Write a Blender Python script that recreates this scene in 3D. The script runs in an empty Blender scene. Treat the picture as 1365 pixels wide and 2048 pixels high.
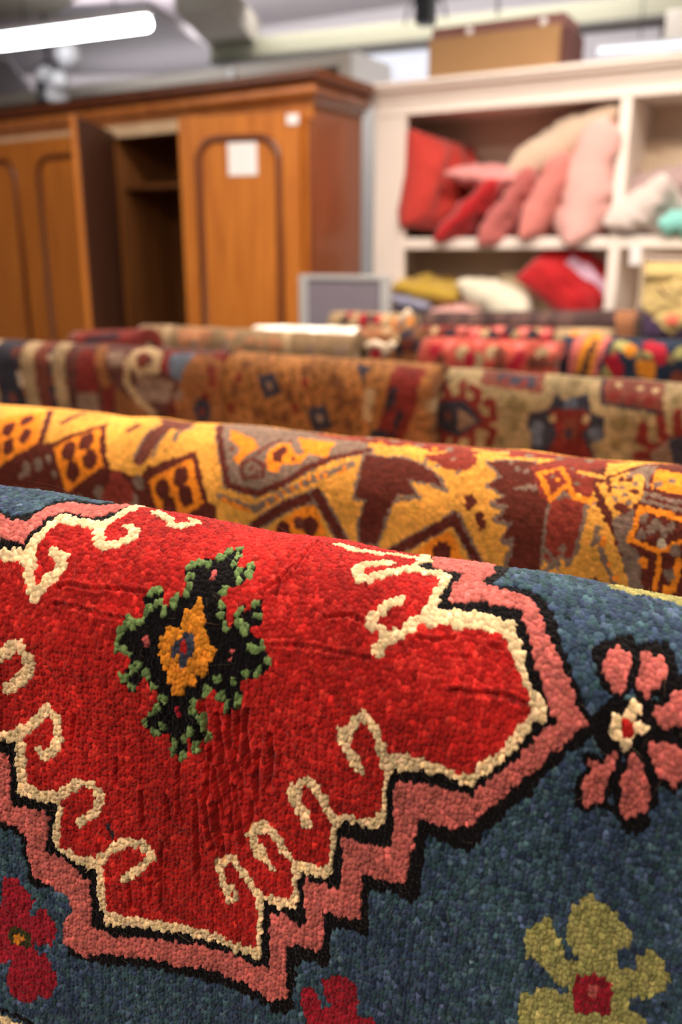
import bpy, bmesh, math, random
import numpy as np
from math import sin, cos, tan, pi, radians, sqrt, atan2, hypot
from mathutils import Vector, Matrix
random.seed(7); rng = np.random.default_rng(11)
scene = bpy.context.scene
COL = scene.collection

# ------------------------------------------------------------------ camera
FPX = 1731.0; PITCH = radians(16.5); YAW = radians(29.0); EYE = Vector((0, 0, 1.42))
cam = bpy.data.cameras.new('camera'); cam_o = bpy.data.objects.new('camera', cam); COL.objects.link(cam_o)
cam_o.location = EYE; cam_o.rotation_euler = (pi/2 - PITCH, 0, YAW)
cam.sensor_fit = 'HORIZONTAL'; cam.sensor_width = 24.0; cam.lens = 24.0*FPX/1365
cam.clip_start = .02; cam.clip_end = 60
cam.dof.use_dof = True; cam.dof.focus_distance = .548; cam.dof.aperture_fstop = 4.0
scene.camera = cam_o
# ------------------------------------------------------------------ light
scene.view_settings.view_transform = 'Standard'; scene.view_settings.look = 'None'
scene.view_settings.exposure = 0.0; scene.view_settings.gamma = 1.0
scene.view_settings.use_curve_mapping = False
world = bpy.data.worlds.new('world'); scene.world = world; world.use_nodes = True
world.node_tree.nodes['Background'].inputs[0].default_value = (1.0, .9, .8, 1)
world.node_tree.nodes['Background'].inputs[1].default_value = .18
def area(name, loc, sx, sy, power, color=(1, .88, .74), rot=(0, 0, 0)):
    l = bpy.data.lights.new(name, 'AREA'); l.shape = 'RECTANGLE'; l.size = sx; l.size_y = sy
    l.energy = power; l.color = color
    o = bpy.data.objects.new(name, l); o.location = loc; o.rotation_euler = rot; COL.objects.link(o)
    return o
for nm, loc, sx, pw in [('tube_and_fill_light', (-1.2, .95, 2.62), 1.6, 28), ('tube_and_fill_light', (.9, .9, 2.62), 1.6, 20),
                        ('tube_and_fill_light', (-.9, 2.35, 2.66), 1.6, 42), ('tube_and_fill_light', (.9, 2.2, 2.66), 1.6, 34),
                        ('tube_and_fill_light', (-.2, -1.0, 2.5), 1.6, 36),
                        ('tube_and_fill_light', (-3.2, 1.6, 2.66), 1.4, 26)]:
    area(nm, loc, sx, .08, pw)
    area('ceiling_tube_uplight', (loc[0], loc[1], loc[2]+.05), sx, .08, pw*.5, (1, .96, .96), (pi, 0, 0))
area('tube_and_fill_light', (-2.6, 4.9, 2.98), 3.2, .12, 40, (1, .96, .97), (radians(38), 0, 0))  # added fill turned towards the back wall, not a fixture
area('tube_and_fill_light', (.2, 5.0, 2.98), 2.4, .12, 6, (1, .96, .97), (radians(38), 0, 0))  # weaker added fill for the right part of the back wall
area('tube_and_fill_light', (-.9, 4.0, 2.98), 1.6, .1, 13, (1, .95, .92))  # added overhead fill to brighten the cabinet's white end panel
area('tube_and_fill_light', (-5.5, 4.7, 2.98), 2.4, .12, 34, (1, .96, .97), (radians(30), 0, 0))  # added fill for the far left wall and the globe lamp
area('tube_and_fill_light', (-.75, 2.9, 2.75), .08, 1.2, 12)  # added lamp that puts a highlight streak on the cornice moulding
area('ceiling_board_fill', (-3.4, 5.3, 2.25), 3.4, .5, 9, (1, .96, .98), (pi, 0, 0))  # unseen fill added to light the ceiling board from below

# ------------------------------------------------------------------ helpers
fwd = Vector((-sin(YAW)*cos(PITCH), cos(YAW)*cos(PITCH), -sin(PITCH)))
rgt = Vector((cos(YAW), sin(YAW), 0)); upv = rgt.cross(fwd)
def ray(x, y): return fwd + rgt*((x-682.5)/FPX) + upv*((1024-y)/FPX)
def aty(x, y, Y): r = ray(x, y); return EYE + r*(Y/r.y)
def atz(x, y, z): r = ray(x, y); return EYE + r*((z-EYE.z)/r.z)

def tag(o, label, cat, group=None):
    o['label'] = label; o['category'] = cat
    if group: o['group'] = group
    return o
def empty(name, loc, rz=0):
    o = bpy.data.objects.new(name, None); o.location = loc; o.rotation_euler = (0, 0, rz)
    o.empty_display_size = .1; COL.objects.link(o); return o
def link(name, me, mat, parent=None, smooth=False):
    o = bpy.data.objects.new(name, me)
    if mat: me.materials.append(mat)
    COL.objects.link(o)
    if parent: o.parent = parent
    if smooth: me.shade_smooth()
    return o
def obj(name, bm, mat, parent=None, smooth=False, kind=None):
    me = bpy.data.meshes.new(name); bmesh.ops.recalc_face_normals(bm, faces=bm.faces); bm.to_mesh(me); bm.free()
    o = link(name, me, mat, parent, smooth)
    if kind: o['kind'] = kind
    return o
def struct(name, bm, mat): return obj(name, bm, mat, kind='structure')
def box(bm, x0, x1, y0, y1, z0, z1, bev=0, M=None):
    r = bmesh.ops.create_cube(bm, size=1)
    vs = r['verts']
    for v in vs:
        v.co = Vector(((x0+x1)/2+v.co.x*(x1-x0), (y0+y1)/2+v.co.y*(y1-y0), (z0+z1)/2+v.co.z*(z1-z0)))
    if bev > 0:
        es = list({e for v in vs for e in v.link_edges})
        rr = bmesh.ops.bevel(bm, geom=es, offset=bev, segments=2, affect='EDGES', profile=.6)
        vs = list({v for f in rr['faces'] for v in f.verts} | {v for v in vs if v.is_valid})
    if M:
        for v in vs: v.co = M @ v.co
    return vs
def tube(bm, pts, r, n=8, closed=False, cap=True):
    pts = [Vector(p) for p in pts]; rings = []; m = len(pts)
    prev = None
    for i, p in enumerate(pts):
        a = pts[(i-1) % m] if (closed or i > 0) else p; b = pts[(i+1) % m] if (closed or i < m-1) else p
        t = (b-a).normalized()
        if prev is None:
            ref = Vector((0, 0, 1)) if abs(t.z) < .9 else Vector((1, 0, 0)); n1 = t.cross(ref).normalized()
        else:
            n1 = (prev - t*prev.dot(t)).normalized()
        prev = n1; n2 = t.cross(n1); rr = r[i] if isinstance(r, (list, tuple)) else r
        rings.append([bm.verts.new(p + n1*rr*cos(2*pi*k/n) + n2*rr*sin(2*pi*k/n)) for k in range(n)])
    for i in range(m if closed else m-1):
        A, B = rings[i], rings[(i+1) % m]
        for k in range(n): bm.faces.new((A[k], A[(k+1) % n], B[(k+1) % n], B[k]))
    if cap and not closed:
        bm.faces.new(rings[0]); bm.faces.new(rings[-1][::-1])
def extrude_profile(bm, prof, p0, p1, side, mitre0=0, mitre1=0):
    """sweep a closed profile [(out, z)] from p0 to p1; 'side' is the outward direction; mitre lengthens with 'out'."""
    p0, p1, side = Vector(p0), Vector(p1), Vector(side); d = (p1-p0).normalized()
    A = [bm.verts.new(p0 + side*o + Vector((0, 0, z)) - d*o*mitre0) for o, z in prof]
    B = [bm.verts.new(p1 + side*o + Vector((0, 0, z)) + d*o*mitre1) for o, z in prof]
    n = len(prof)
    for i in range(n): bm.faces.new((A[i], A[(i+1) % n], B[(i+1) % n], B[i]))
    bm.faces.new(A); bm.faces.new(B[::-1])
def sphere(bm, c, r, seg=20, rings=12, sc=(1, 1, 1)):
    rr = bmesh.ops.create_uvsphere(bm, u_segments=seg, v_segments=rings, radius=r)
    for v in rr['verts']: v.co = Vector((c[0]+v.co.x*sc[0], c[1]+v.co.y*sc[1], c[2]+v.co.z*sc[2]))

# ------------------------------------------------------------------ materials
def nodes(name):
    m = bpy.data.materials.new(name); m.use_nodes = True; nt = m.node_tree
    return m, nt, nt.nodes['Principled BSDF']
def N(nt, t, **kw):
    n = nt.nodes.new(t)
    for k, v in kw.items():
        if k in n.inputs.keys(): n.inputs[k].default_value = v
        else: setattr(n, k, v)
    return n
def plain(name, col, rough=.6, var=.06, scale=8, bump=0, bscale=200, metal=0, spec=.5, coat=0, sheen=0):
    m, nt, b = nodes(name)
    tc = N(nt, 'ShaderNodeTexCoord'); no = N(nt, 'ShaderNodeTexNoise'); no.inputs['Scale'].default_value = scale; no.inputs['Detail'].default_value = 4
    nt.links.new(tc.outputs['Object'], no.inputs['Vector'])
    mx = N(nt, 'ShaderNodeMixRGB'); mx.inputs[1].default_value = [c*(1-var) for c in col]+[1]; mx.inputs[2].default_value = [min(1, c*(1+var)) for c in col]+[1]
    nt.links.new(no.outputs[0], mx.inputs[0]); nt.links.new(mx.outputs[0], b.inputs['Base Color'])
    b.inputs['Roughness'].default_value = rough; b.inputs['Metallic'].default_value = metal
    b.inputs['Specular IOR Level'].default_value = spec; b.inputs['Coat Weight'].default_value = coat
    b.inputs['Sheen Weight'].default_value = sheen
    if bump:
        n2 = N(nt, 'ShaderNodeTexNoise'); n2.inputs['Scale'].default_value = bscale; n2.inputs['Detail'].default_value = 3
        nt.links.new(tc.outputs['Object'], n2.inputs['Vector'])
        bp = N(nt, 'ShaderNodeBump'); bp.inputs['Strength'].default_value = bump; bp.inputs['Distance'].default_value = .004
        nt.links.new(n2.outputs[0], bp.inputs['Height']); nt.links.new(bp.outputs[0], b.inputs['Normal'])
    return m
def wood(name, c0, c1, rough=.32, coat=.35, gs=1.0):
    m, nt, b = nodes(name)
    tc = N(nt, 'ShaderNodeTexCoord'); mp = N(nt, 'ShaderNodeMapping'); mp.inputs['Scale'].default_value = (9*gs, 9*gs, .8*gs)
    n1 = N(nt, 'ShaderNodeTexNoise'); n1.inputs['Scale'].default_value = 2.2; n1.inputs['Detail'].default_value = 7; n1.inputs['Distortion'].default_value = 1.2
    nt.links.new(tc.outputs['Object'], mp.inputs[0]); nt.links.new(mp.outputs[0], n1.inputs['Vector'])
    cr = N(nt, 'ShaderNodeValToRGB'); cr.color_ramp.elements[0].color = (*c0, 1); cr.color_ramp.elements[1].color = (*c1, 1)
    cr.color_ramp.elements[0].position = .34; cr.color_ramp.elements[1].position = .66
    nt.links.new(n1.outputs[0], cr.inputs[0]); nt.links.new(cr.outputs[0], b.inputs['Base Color'])
    b.inputs['Roughness'].default_value = rough; b.inputs['Coat Weight'].default_value = coat; b.inputs['Coat Roughness'].default_value = .2
    return m
def glow(name, col, s):
    m, nt, b = nodes(name); b.inputs['Base Color'].default_value = (*col, 1)
    b.inputs['Emission Color'].default_value = (*col, 1); b.inputs['Emission Strength'].default_value = s; return m
def yarn(name, sheen=.25, bs=1500, bstr=.35):
    m, nt, b = nodes(name)
    at = N(nt, 'ShaderNodeAttribute'); at.attribute_name = 'dye'
    tc = N(nt, 'ShaderNodeTexCoord')
    n1 = N(nt, 'ShaderNodeTexNoise'); n1.inputs['Scale'].default_value = bs; n1.inputs['Detail'].default_value = 3; n1.inputs['Roughness'].default_value = .6
    n2 = N(nt, 'ShaderNodeTexNoise'); n2.inputs['Scale'].default_value = bs*.28; n2.inputs['Detail'].default_value = 2
    nt.links.new(tc.outputs['Object'], n1.inputs['Vector']); nt.links.new(tc.outputs['Object'], n2.inputs['Vector'])
    mr = N(nt, 'ShaderNodeMapRange'); mr.inputs['From Min'].default_value = .3; mr.inputs['From Max'].default_value = .7
    mr.inputs['To Min'].default_value = .72; mr.inputs['To Max'].default_value = 1.28
    nt.links.new(n1.outputs[0], mr.inputs[0])
    vm = N(nt, 'ShaderNodeVectorMath'); vm.operation = 'SCALE'
    nt.links.new(at.outputs['Color'], vm.inputs[0]); nt.links.new(mr.outputs[0], vm.inputs['Scale'])
    nt.links.new(vm.outputs[0], b.inputs['Base Color'])
    b.inputs['Roughness'].default_value = .92; b.inputs['Specular IOR Level'].default_value = .12
    b.inputs['Sheen Weight'].default_value = sheen; b.inputs['Sheen Roughness'].default_value = .3; b.inputs['Sheen Tint'].default_value = (1, .9, .85, 1)
    ad = N(nt, 'ShaderNodeMath'); ad.operation = 'ADD'
    nt.links.new(n1.outputs[0], ad.inputs[0]); nt.links.new(n2.outputs[0], ad.inputs[1])
    bp = N(nt, 'ShaderNodeBump'); bp.inputs['Strength'].default_value = bstr; bp.inputs['Distance'].default_value = .0012
    nt.links.new(ad.outputs[0], bp.inputs['Height']); nt.links.new(bp.outputs[0], b.inputs['Normal'])
    return m
M = dict(
 yarn=yarn('wool_pile', .22), yarn2=yarn('worn_wool_pile', .22, 700, .4),
 fibre=yarn('wool_fibre', .15, 1500, 0), white=plain('cream_white_paint', (.86, .755, .68), .5, .04),
 back=plain('shelf_back_board', (.72, .58, .46), .6, .05),
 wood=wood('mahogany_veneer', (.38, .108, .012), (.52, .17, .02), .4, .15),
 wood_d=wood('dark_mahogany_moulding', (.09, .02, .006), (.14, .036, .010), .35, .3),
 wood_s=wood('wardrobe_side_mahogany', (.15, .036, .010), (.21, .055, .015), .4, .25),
 wood_in=wood('wardrobe_interior', (.15, .05, .012), (.23, .085, .022), .5, .05), wood_k=wood('open_leaf_shade', (.05, .014, .005), (.075, .022, .008), .6, 0),
 cove=wood('glossy_mahogany_cove', (.36, .11, .025), (.50, .17, .04), .16, 1.0), cove_shade=wood('glossy_shaded_cove', (.10, .025, .008), (.16, .045, .012), .18, 1.0), frieze=wood('lit_frieze_wood', (.62, .42, .24), (.74, .54, .35), .35, .3),
 pole=wood('rail_pole', (.35, .24, .13), (.45, .32, .19), .5, .1),
 grey=plain('grey_frame', (.42, .42, .42), .5), screen=plain('mauve_grey_fabric', (.20, .17, .21), .9, .08, 60, .3, 500),
 wall=plain('grey_wall_plaster', (.44, .41, .42), .8, .05, 2), ceil=plain('ceiling_paint', (.40, .37, .38), .85, .06, 1.5),
 ceil2=plain('light_ceiling_board', (.52, .49, .52), .8, .04, 2), beam=plain('sage_beam_paint', (.27, .26, .18), .6, .08, 3),
 beamd=plain('dark_beam_flange', (.10, .09, .075), .6), brownc=plain('olive_brown_ceiling_beam', (.30, .27, .22), .7, .1, 4),
 cream=plain('cream_cabinet_paint', (.58, .52, .44), .5, .04), bright=plain('bright_white_panel', (.85, .84, .82), .5, .02),
 bluew=plain('pale_blue_board', (.50, .53, .60), .6, .03), dark=plain('dark_metal', (.035, .035, .04), .5),
 card=plain('brown_cardboard', (.36, .20, .085), .8, .08, 20), cardt=plain('mauve_brown_box_lid', (.22, .10, .085), .8, .08, 20),
 cardd=plain('dark_box_edge', (.10, .035, .03), .8), paper=plain('white_paper', (.82, .78, .78), .7, .02),
 floor=plain('grey_shop_floor', (.16, .13, .11), .6, .15, 5), tubeg=glow('lit_fluorescent_tube', (.93, .96, 1.0), 22.0),
 tubed=glow('fluorescent_tube_far', (.9, .92, 1.0), 1.0), fixt=plain('light_fitting_enamel', (.75, .75, .76), .4),
 globe=plain('frosted_glass_globe', (.72, .72, .74), .3, .03),
)
def cloth(name, col, bump=.5, bs=90, sheen=.3, var=.1): return plain(name, col, .85, var, 14, bump, bs, sheen=sheen, spec=.2)

RUGS={
'front':dict(O=(-0.49585,0.37329,1.19479),X=(0.97132,0.22553,-0.07529),N=(0.22617,-0.97409,0.00000),Z=(0.07334,0.01703,0.99716),R=0.075,shapes=[
('p','K',0,[(88.7,-26.4),(88.7,-9.1),(68.8,-12.7),(60.9,-1.3),(59.3,13.3),(55.9,23.1),(45.3,25.9),(35.3,22.2),(13.8,27.5),(-15.5,35.8),(-38.9,103.2),(-51,214.3),(41.4,238.3),(63.8,242.9),(80.1,244.7),(82.4,262.4),(84.9,277.6),(83.6,277.6),(91,283.4),(103.7,276.7),(115.9,283.6),(115.1,294.7),(111.1,301.4),(111.2,323.5),(112.2,331.6),(136.1,331.1),(172.8,321),(194.3,323.7),(206.8,322.6),(226.8,321.3),(248.6,323.9),(262.4,327),(268.9,322.3),(268.8,289),(273,280.8),(286.9,281.5),(289.4,277.3),(288.4,251.5),(298.2,250.4),(310.6,249.5),(309.6,217.5),(321.3,213.8),(327.4,216),(332.4,217.9),(338.7,212.4),(337.3,181),(339.3,172.7),(353.5,175.1),(362.7,174.6),(367.7,163.4),(374.5,152.9),(380.1,141.9),(389.4,133.1),(391.1,120.4),(397.9,114.7),(403.8,103.9),(409.1,101),(415.7,90),(413.9,83.6),(409.2,79.5),(405.2,74.4),(400.4,64),(396.7,54.6),(392.2,45.6),(388.3,34.3),(384.7,24.9),(378.4,15.9),(372.6,12.5),(354.9,13.8),(351.7,11.1),(357.7,-4),(357.7,-26.4),(357.7,-116.4),(88.7,-116.4)]),
('p','P',0,[(98.1,-26.4),(101.8,-18.9),(90.7,-3.6),(71.6,-4.3),(63.1,7.8),(59.4,28.6),(48.3,30.5),(38.4,26.8),(21.3,29.3),(-3.4,42.3),(-31.1,108.3),(-33,198.4),(42.1,228.5),(64.1,237.6),(82.7,241.4),(85.2,255),(87.6,272.7),(98.8,277),(111,282.5),(117,291.4),(109.2,303.4),(109.3,321.3),(123.7,327.7),(142.5,318.4),(155.9,317.9),(172.8,314.2),(191.8,315.7),(212.5,312.3),(224.5,312.7),(238.4,314.7),(254.2,319.5),(264.5,312.2),(262.2,280.1),(263.1,270.9),(274.2,270.4),(283.6,272.7),(283.6,253.1),(282.3,240.7),(297.6,242.1),(306.2,239.3),(303.6,208.1),(312.2,207.5),(321.6,207.6),(329.2,205),(331.3,177.2),(331.9,164.9),(340.2,163.6),(350.4,164),(359.2,160.4),(363.7,152.7),(374.2,137.2),(381.6,127),(391.8,113.3),(393.3,106.4),(400.1,101.2),(398,105.3),(407.5,90.9),(411.1,86.8),(404.4,80.5),(399.3,68.6),(392.6,56.4),(388.3,49.5),(383.9,42.2),(380,31.4),(373.2,19.2),(364.6,16.9),(347.5,15.3),(345.8,10.2),(350.4,-3.9),(348.1,-26.4),(339.7,-101.4),(98.1,-101.4)]),
('p','K',0,[(104.8,-26.4),(108.3,-11.7),(101.8,11),(95.5,14.5),(77.1,12.2),(71.5,20.8),(69.3,38.9),(67.7,46.8),(50.3,45.6),(33.2,47.7),(10.4,58.9),(-16.2,115.4),(-14.8,175.5),(52.6,181.2),(67,184.1),(74.1,188.5),(73,223.6),(78.5,224.6),(93.3,221.8),(100.6,223.6),(97.8,251.3),(113,254.6),(125,262.7),(129.2,264),(129.2,296.6),(130.4,301.9),(146.2,304.8),(172.7,300),(207.6,294.8),(206.1,297),(225.8,293.7),(240.6,297.2),(252.1,296),(250.1,256.5),(250.8,251.4),(262,252.6),(271.5,257.1),(272.7,253.5),(270.1,234),(271.1,222.2),(281.1,223.3),(292.7,224.3),(292.2,206.5),(290,189.1),(290.4,186.7),(306.2,187.8),(318.7,185.8),(318.3,165.3),(317.7,143.8),(334,139.6),(346,140.6),(358.7,141.4),(365.4,130.2),(376.7,116.1),(385,101.9),(390.4,92.8),(395.9,89.9),(390.5,83.3),(384.2,69.9),(377.7,54.7),(374.7,46.3),(373,40.2),(368.1,37.3),(369.9,33.9),(368,29.3),(347.9,30.4),(331.7,33.7),(330.1,32.5),(330,18.2),(334.4,4.7),(315.3,3.1),(312.5,-9.7),(310.9,-26.4),(310.9,-86.4),(104.8,-86.4)]),
('p','C',0,[(106.3,-26.4),(109.8,-10.1),(108.7,2.1),(107,11.7),(100.7,17.3),(77.5,16.8),(73.7,30.2),(70.9,50.6),(54.7,53.7),(41.2,55.6),(20.3,64.1),(-5,116.6),(-2.2,165.3),(53.1,173.9),(67.3,178.6),(78.4,175.3),(78.7,182.4),(79,214.4),(97.2,215.1),(105.7,213.4),(103,243.3),(107.1,248.5),(129.9,256),(134.7,254.5),(136.7,285.4),(138.4,296.6),(160.8,293.2),(175,291.2),(195.9,288.2),(222.2,289.2),(222.7,289.1),(237.4,290.3),(246,289),(245.9,256.8),(245.8,244.9),(254.3,246.5),(266.3,246.4),(266.6,233),(265.9,224.8),(268.2,218.4),(281.6,217.4),(287.4,212),(286.9,193),(287.5,183.9),(291.5,175.6),(304.5,178.1),(314.6,171.9),(314.1,151.2),(314.2,137.2),(331.3,131.8),(346.9,132.5),(357.9,134.3),(363.9,125.5),(371.5,115.9),(378.6,105.1),(383.7,93.4),(390.6,88.5),(389.5,84.4),(384.4,76),(378.5,71.9),(372.7,50.8),(367.6,45.7),(369.8,39.8),(357.6,39.1),(341.8,38),(332.8,39.5),(323.6,40.1),(325,28.4),(327.6,11.1),(320.1,7.4),(305.4,8.5),(310.5,-9.7),(307.5,-26.4),(307.5,-76.4),(106.3,-76.4)]),
('p','R',0,[(114.7,-26.4),(115.8,-6.8),(112.9,9.5),(111.4,17.2),(111.1,18.8),(104.6,25),(80.6,27.7),(76.9,53.1),(74.1,59.5),(58.2,60.7),(46.9,62.2),(29.8,69),(6,117.8),(9.7,159),(53.4,168.4),(67.8,170.7),(83.7,165),(85.7,173.5),(86.1,205),(108.4,205.9),(110.5,214.6),(109,245.4),(121.7,246.2),(136.1,245.1),(140.7,251.4),(141.6,286.5),(156,286.8),(176.1,282.9),(207.2,280.5),(224.1,280),(216.5,277.6),(225.4,283),(235.1,282.6),(242.8,281.1),(242.6,257.9),(241.8,249.4),(236.1,237.2),(242.8,241.6),(251.2,240.5),(261.3,239.5),(263.9,234.9),(262.2,215.6),(259.6,210.1),(268.5,209),(279.3,210.9),(284.7,205.7),(284.1,188.8),(284.5,178.8),(284.4,179.3),(284.5,173.6),(295.1,170.7),(302,171.6),(310.2,166.5),(311.3,152),(310.5,137.2),(308.4,129.2),(311.3,125.4),(322.3,123.7),(330.6,124.7),(342.5,125.3),(350.1,128.6),(358.5,124.3),(359.6,118.4),(368.3,111.8),(372.8,106.5),(374.4,99.8),(378.6,93.6),(382.1,88.5),(381.6,82.6),(377,73.1),(371.3,64.4),(365.6,56.2),(363.9,50.7),(348.1,47.8),(334.9,50),(317.7,51.8),(315.6,46.4),(317.9,35.4),(321.6,16),(318.2,13.3),(303.6,14.3),(301.6,9.9),(305.2,-2.2),(302.8,-26.4),(302.8,-66.4),(114.7,-66.4)]),
('l','C',7.17,[(105.7,19),(112.8,33.7),(118.4,39.3),(126.3,34.1),(132.8,26.9),(131.1,19.8),(123.6,16)]),
('l','C',6.66,[(128.9,-11.8),(144.5,0.3),(151,8.5),(156.5,3.5),(161.7,-3.7),(155.4,-8.3)]),
('l','C',7.94,[(76.7,55.5),(82.3,71),(88.4,77.6),(94.2,67.9),(99,60.6),(96.2,50),(90.5,49.7)]),
('l','C',7.68,[(59.5,128.8),(68.7,121),(77.7,112.2),(84.5,108.7),(89.7,115.6),(91.9,121.8),(85.6,130.5),(73.6,141)]),
('l','C',6.66,[(83.6,167.2),(93.1,159),(101.2,148.5),(106.6,151.3),(109.6,165.5),(104,178.5),(95.9,178.7)]),
('l','C',6.14,[(108.3,206.9),(116.3,200.1),(125.2,191.6),(134.7,195.1),(138.1,202.5),(133.4,213.6),(122,223.4)]),
('l','C',6.14,[(137.5,245.2),(145.3,236.5),(154.7,227.8),(166.3,227.4),(171.8,234.3),(164.3,245.9),(154.6,255.6)]),
('l','C',4.86,[(243.8,242.5),(237,234.7),(229,226.3)]),
('l','C',6.14,[(229,226.3),(223,220.2),(216.2,229.1),(219.8,241.5),(223.7,249.9)]),
('l','C',3.07,[(225,241),(228.8,246.1),(229.2,248.9)]),
('l','C',4.86,[(263.5,213.1),(258.5,206.1)]),
('l','C',5.89,[(258.5,206.1),(253.5,199.2),(247.6,193.3),(242.9,190.5),(237.9,197.5),(239.7,209.6),(240.6,214.6)]),
('l','C',3.84,[(238,198.8),(233.6,198.7)]),
('l','C',4.35,[(243.3,205.7),(246.5,214.6),(250.6,219.8)]),
('l','C',5.38,[(284.7,177.7),(280.9,170.4),(275.9,161.2),(270.1,153.6),(265.1,154.9),(261.7,161.7),(262.9,172.7),(267.6,180.8),(269.4,184.4)]),
('l','C',4.1,[(266.6,173.7),(272,183)]),
('l','C',4.1,[(258.9,159.8),(259.8,171.2)]),
('l','C',5.89,[(311.3,131.8),(308.1,121),(302.4,110.9),(297.2,106.3),(291.5,112.8),(288.6,121.8),(292.2,132.5),(297.9,139)]),
('l','C',3.84,[(284.3,117.5),(285.1,124.2)]),
('l','C',6.66,[(319.3,45.2),(313.3,52.2),(308.2,60.3)]),
('l','C',7.17,[(307.5,59.9),(301.4,61.1),(298.5,70.7)]),
('l','C',5.89,[(301.5,61.6),(292.9,56.9),(290.3,55.6),(295.3,47),(303.9,37.9)]),
('l','C',6.4,[(305.4,8.6),(295.1,16.9),(286.7,24.8),(278.6,30.8),(273.5,21.8),(278.6,14.3),(290.5,7.6)]),
('l','C',6.4,[(311.3,-6.2),(292.2,-9.8),(276.2,-5),(264.8,-0.6),(255.1,-4.8)]),
('l','k',2,[(141.7,217.9),(145.7,227.8)]),
('p','K',0,[(199.6,16.8),(204,23.6),(204,33.8),(207.1,35.7),(214.4,31.4),(216.5,38),(214.5,43.1),(212.1,47.2),(208.6,50.4),(205.2,49.4),(204.2,55.4),(203.5,60.2),(207.6,61),(209.3,68.9),(212.6,72.7),(213.9,66.6),(216.7,60.8),(219.7,63.3),(221.6,59.9),(224,53.1),(227.4,56.4),(229.8,62.1),(230,68),(224.9,71.1),(226.4,77.2),(231,77.7),(235.6,81.7),(239.7,87.2),(239.9,92.7),(235.7,98.4),(230,99.5),(225.8,101.8),(225.7,106.9),(228.2,110.1),(227.8,116.2),(221.2,118.5),(219.9,124.4),(216.7,120.4),(212.6,111.9),(210.1,108.7),(208.1,112.9),(203.7,116.2),(199.9,117.9),(201.7,126.3),(204.8,128.8),(204.2,133.8),(209.7,138.1),(209.1,143.2),(205.2,144.9),(203,148),(199.2,155.5),(196.7,149.5),(195.9,144.8),(193.6,149.5),(194.5,155.9),(190.7,161.9),(188.2,158.3),(184.2,159.3),(183.3,152),(182.5,145.5),(176.9,149.4),(172.9,149.5),(170.5,145.9),(164,145),(166.4,139.4),(171.2,136.7),(170.4,132.7),(175.9,126.6),(176.6,119.9),(171.1,118),(167.1,113.3),(163.9,113.2),(163.2,120.5),(157.6,124.2),(156,119.7),(151.2,116.7),(153.5,111.5),(157.1,106.2),(155.9,102),(148.5,100.5),(145.9,93.6),(147.9,87.5),(151.3,84.7),(149.6,81.4),(154.6,79),(160.3,79.4),(161.6,75.5),(160.3,71.3),(157.9,68.8),(158.9,62.4),(163.6,60),(166.8,57.8),(168.6,65.3),(171,70.1),(174.5,68.7),(175.3,61.7),(178.5,59.5),(180.5,63.1),(180.9,59.9),(179.8,54.5),(181.1,51.7),(175.9,46.7),(177.5,38.8),(184.4,34.2),(188.4,34.3),(190.8,30.5),(191.5,20.6),(196.8,21.7)]),
('d','G',4.9,[(194.4,23.7),(192.3,30.2),(199.9,19.5),(202.7,26.4),(202.2,33.2),(212.5,33.4),(214,39.5),(205.8,38.4),(209.4,46),(203.6,51.4),(203.5,55.5),(205,62.3),(206,68.1),(224,57.9),(227.4,64),(215.7,64),(216.8,69),(210,74.6),(221.5,72.4),(222.4,75.8),(227.5,81.9),(230.2,84.1),(233.7,81.4),(237.8,88.9),(234.1,95.2),(227.8,97.1),(220.5,104.3),(225.4,112.2),(225.6,115.2),(218.6,119.9),(214.1,112.4),(210.5,104.9),(205.4,112.7),(197.7,121.6),(197.8,125.6),(202.9,130),(203.4,133.9),(208.1,137.7),(207.5,141.9),(200.2,147.8),(199.9,152),(196.9,139.6),(192.8,148),(191.4,158.4),(185,156.6),(185.3,151.5),(179.2,141.4),(174.5,146.6),(167.2,142.6),(172.8,133.8),(175.1,129.2),(179,122.6),(172.7,116.8),(167.7,110.1),(159.2,119.8),(153.6,114.6),(158.9,108.9),(161,105.4),(154.1,100.1),(150.6,97.9),(148,96.9),(146.9,90.5),(148.8,88),(152.1,81.6),(155.7,80.2),(155.8,83.8),(159.7,80.2),(161.9,74),(161.3,71.9),(160.9,63.6),(165.3,60.4),(167.9,67.7),(171.8,72.9),(177.6,62.8),(176.8,66),(180.2,49.3),(182.5,55.6),(182.1,58.8),(178.2,42.5),(183.4,37.5),(187.8,38.5),(179.9,38.8)]),
('p','O',0,[(189.5,59.8),(193,59.9),(194.1,64.3),(193.5,67.4),(197.3,69.7),(198.8,75.2),(196.4,77.8),(202.7,81.6),(204.5,86.2),(207.8,87.7),(208.1,93.3),(203.9,95.5),(204.7,101),(202.2,105.2),(199,103.7),(198.7,109.6),(192.8,112.4),(192.2,117.2),(185.2,118),(184.3,113.5),(182,113.2),(182.2,105.6),(178,102.7),(176.6,97.9),(172.7,98),(174.5,94),(171.9,88.8),(172.2,86.2),(175.4,86.7),(175.8,81.6),(179.9,79.4),(185.4,79.8),(183.6,75.9),(184.2,69.9),(188.4,68.4),(189,65.3)]),
('p','N',0,[(187.2,80.9),(191.1,80.9),(193.9,86.8),(195.4,94.3),(191,95.9),(191.1,101.6),(187.7,102.3),(186.4,96),(182.6,96.1),(182.1,89),(186,85.4)]),
('p','R',0,[(185.3,87.7),(189.7,86.9),(190.8,93.4),(186.1,94.3)]),
('d','p',3.4,[(193.8,43.9),(194.3,47.3),(164.5,88.7),(165.4,93.6)]),
('d','p',2.4,[(213.9,87.9),(216.1,91.7),(216.5,86.7)]),
('d','D',3,[(188.5,128.5),(188.9,130.9)]),
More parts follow.
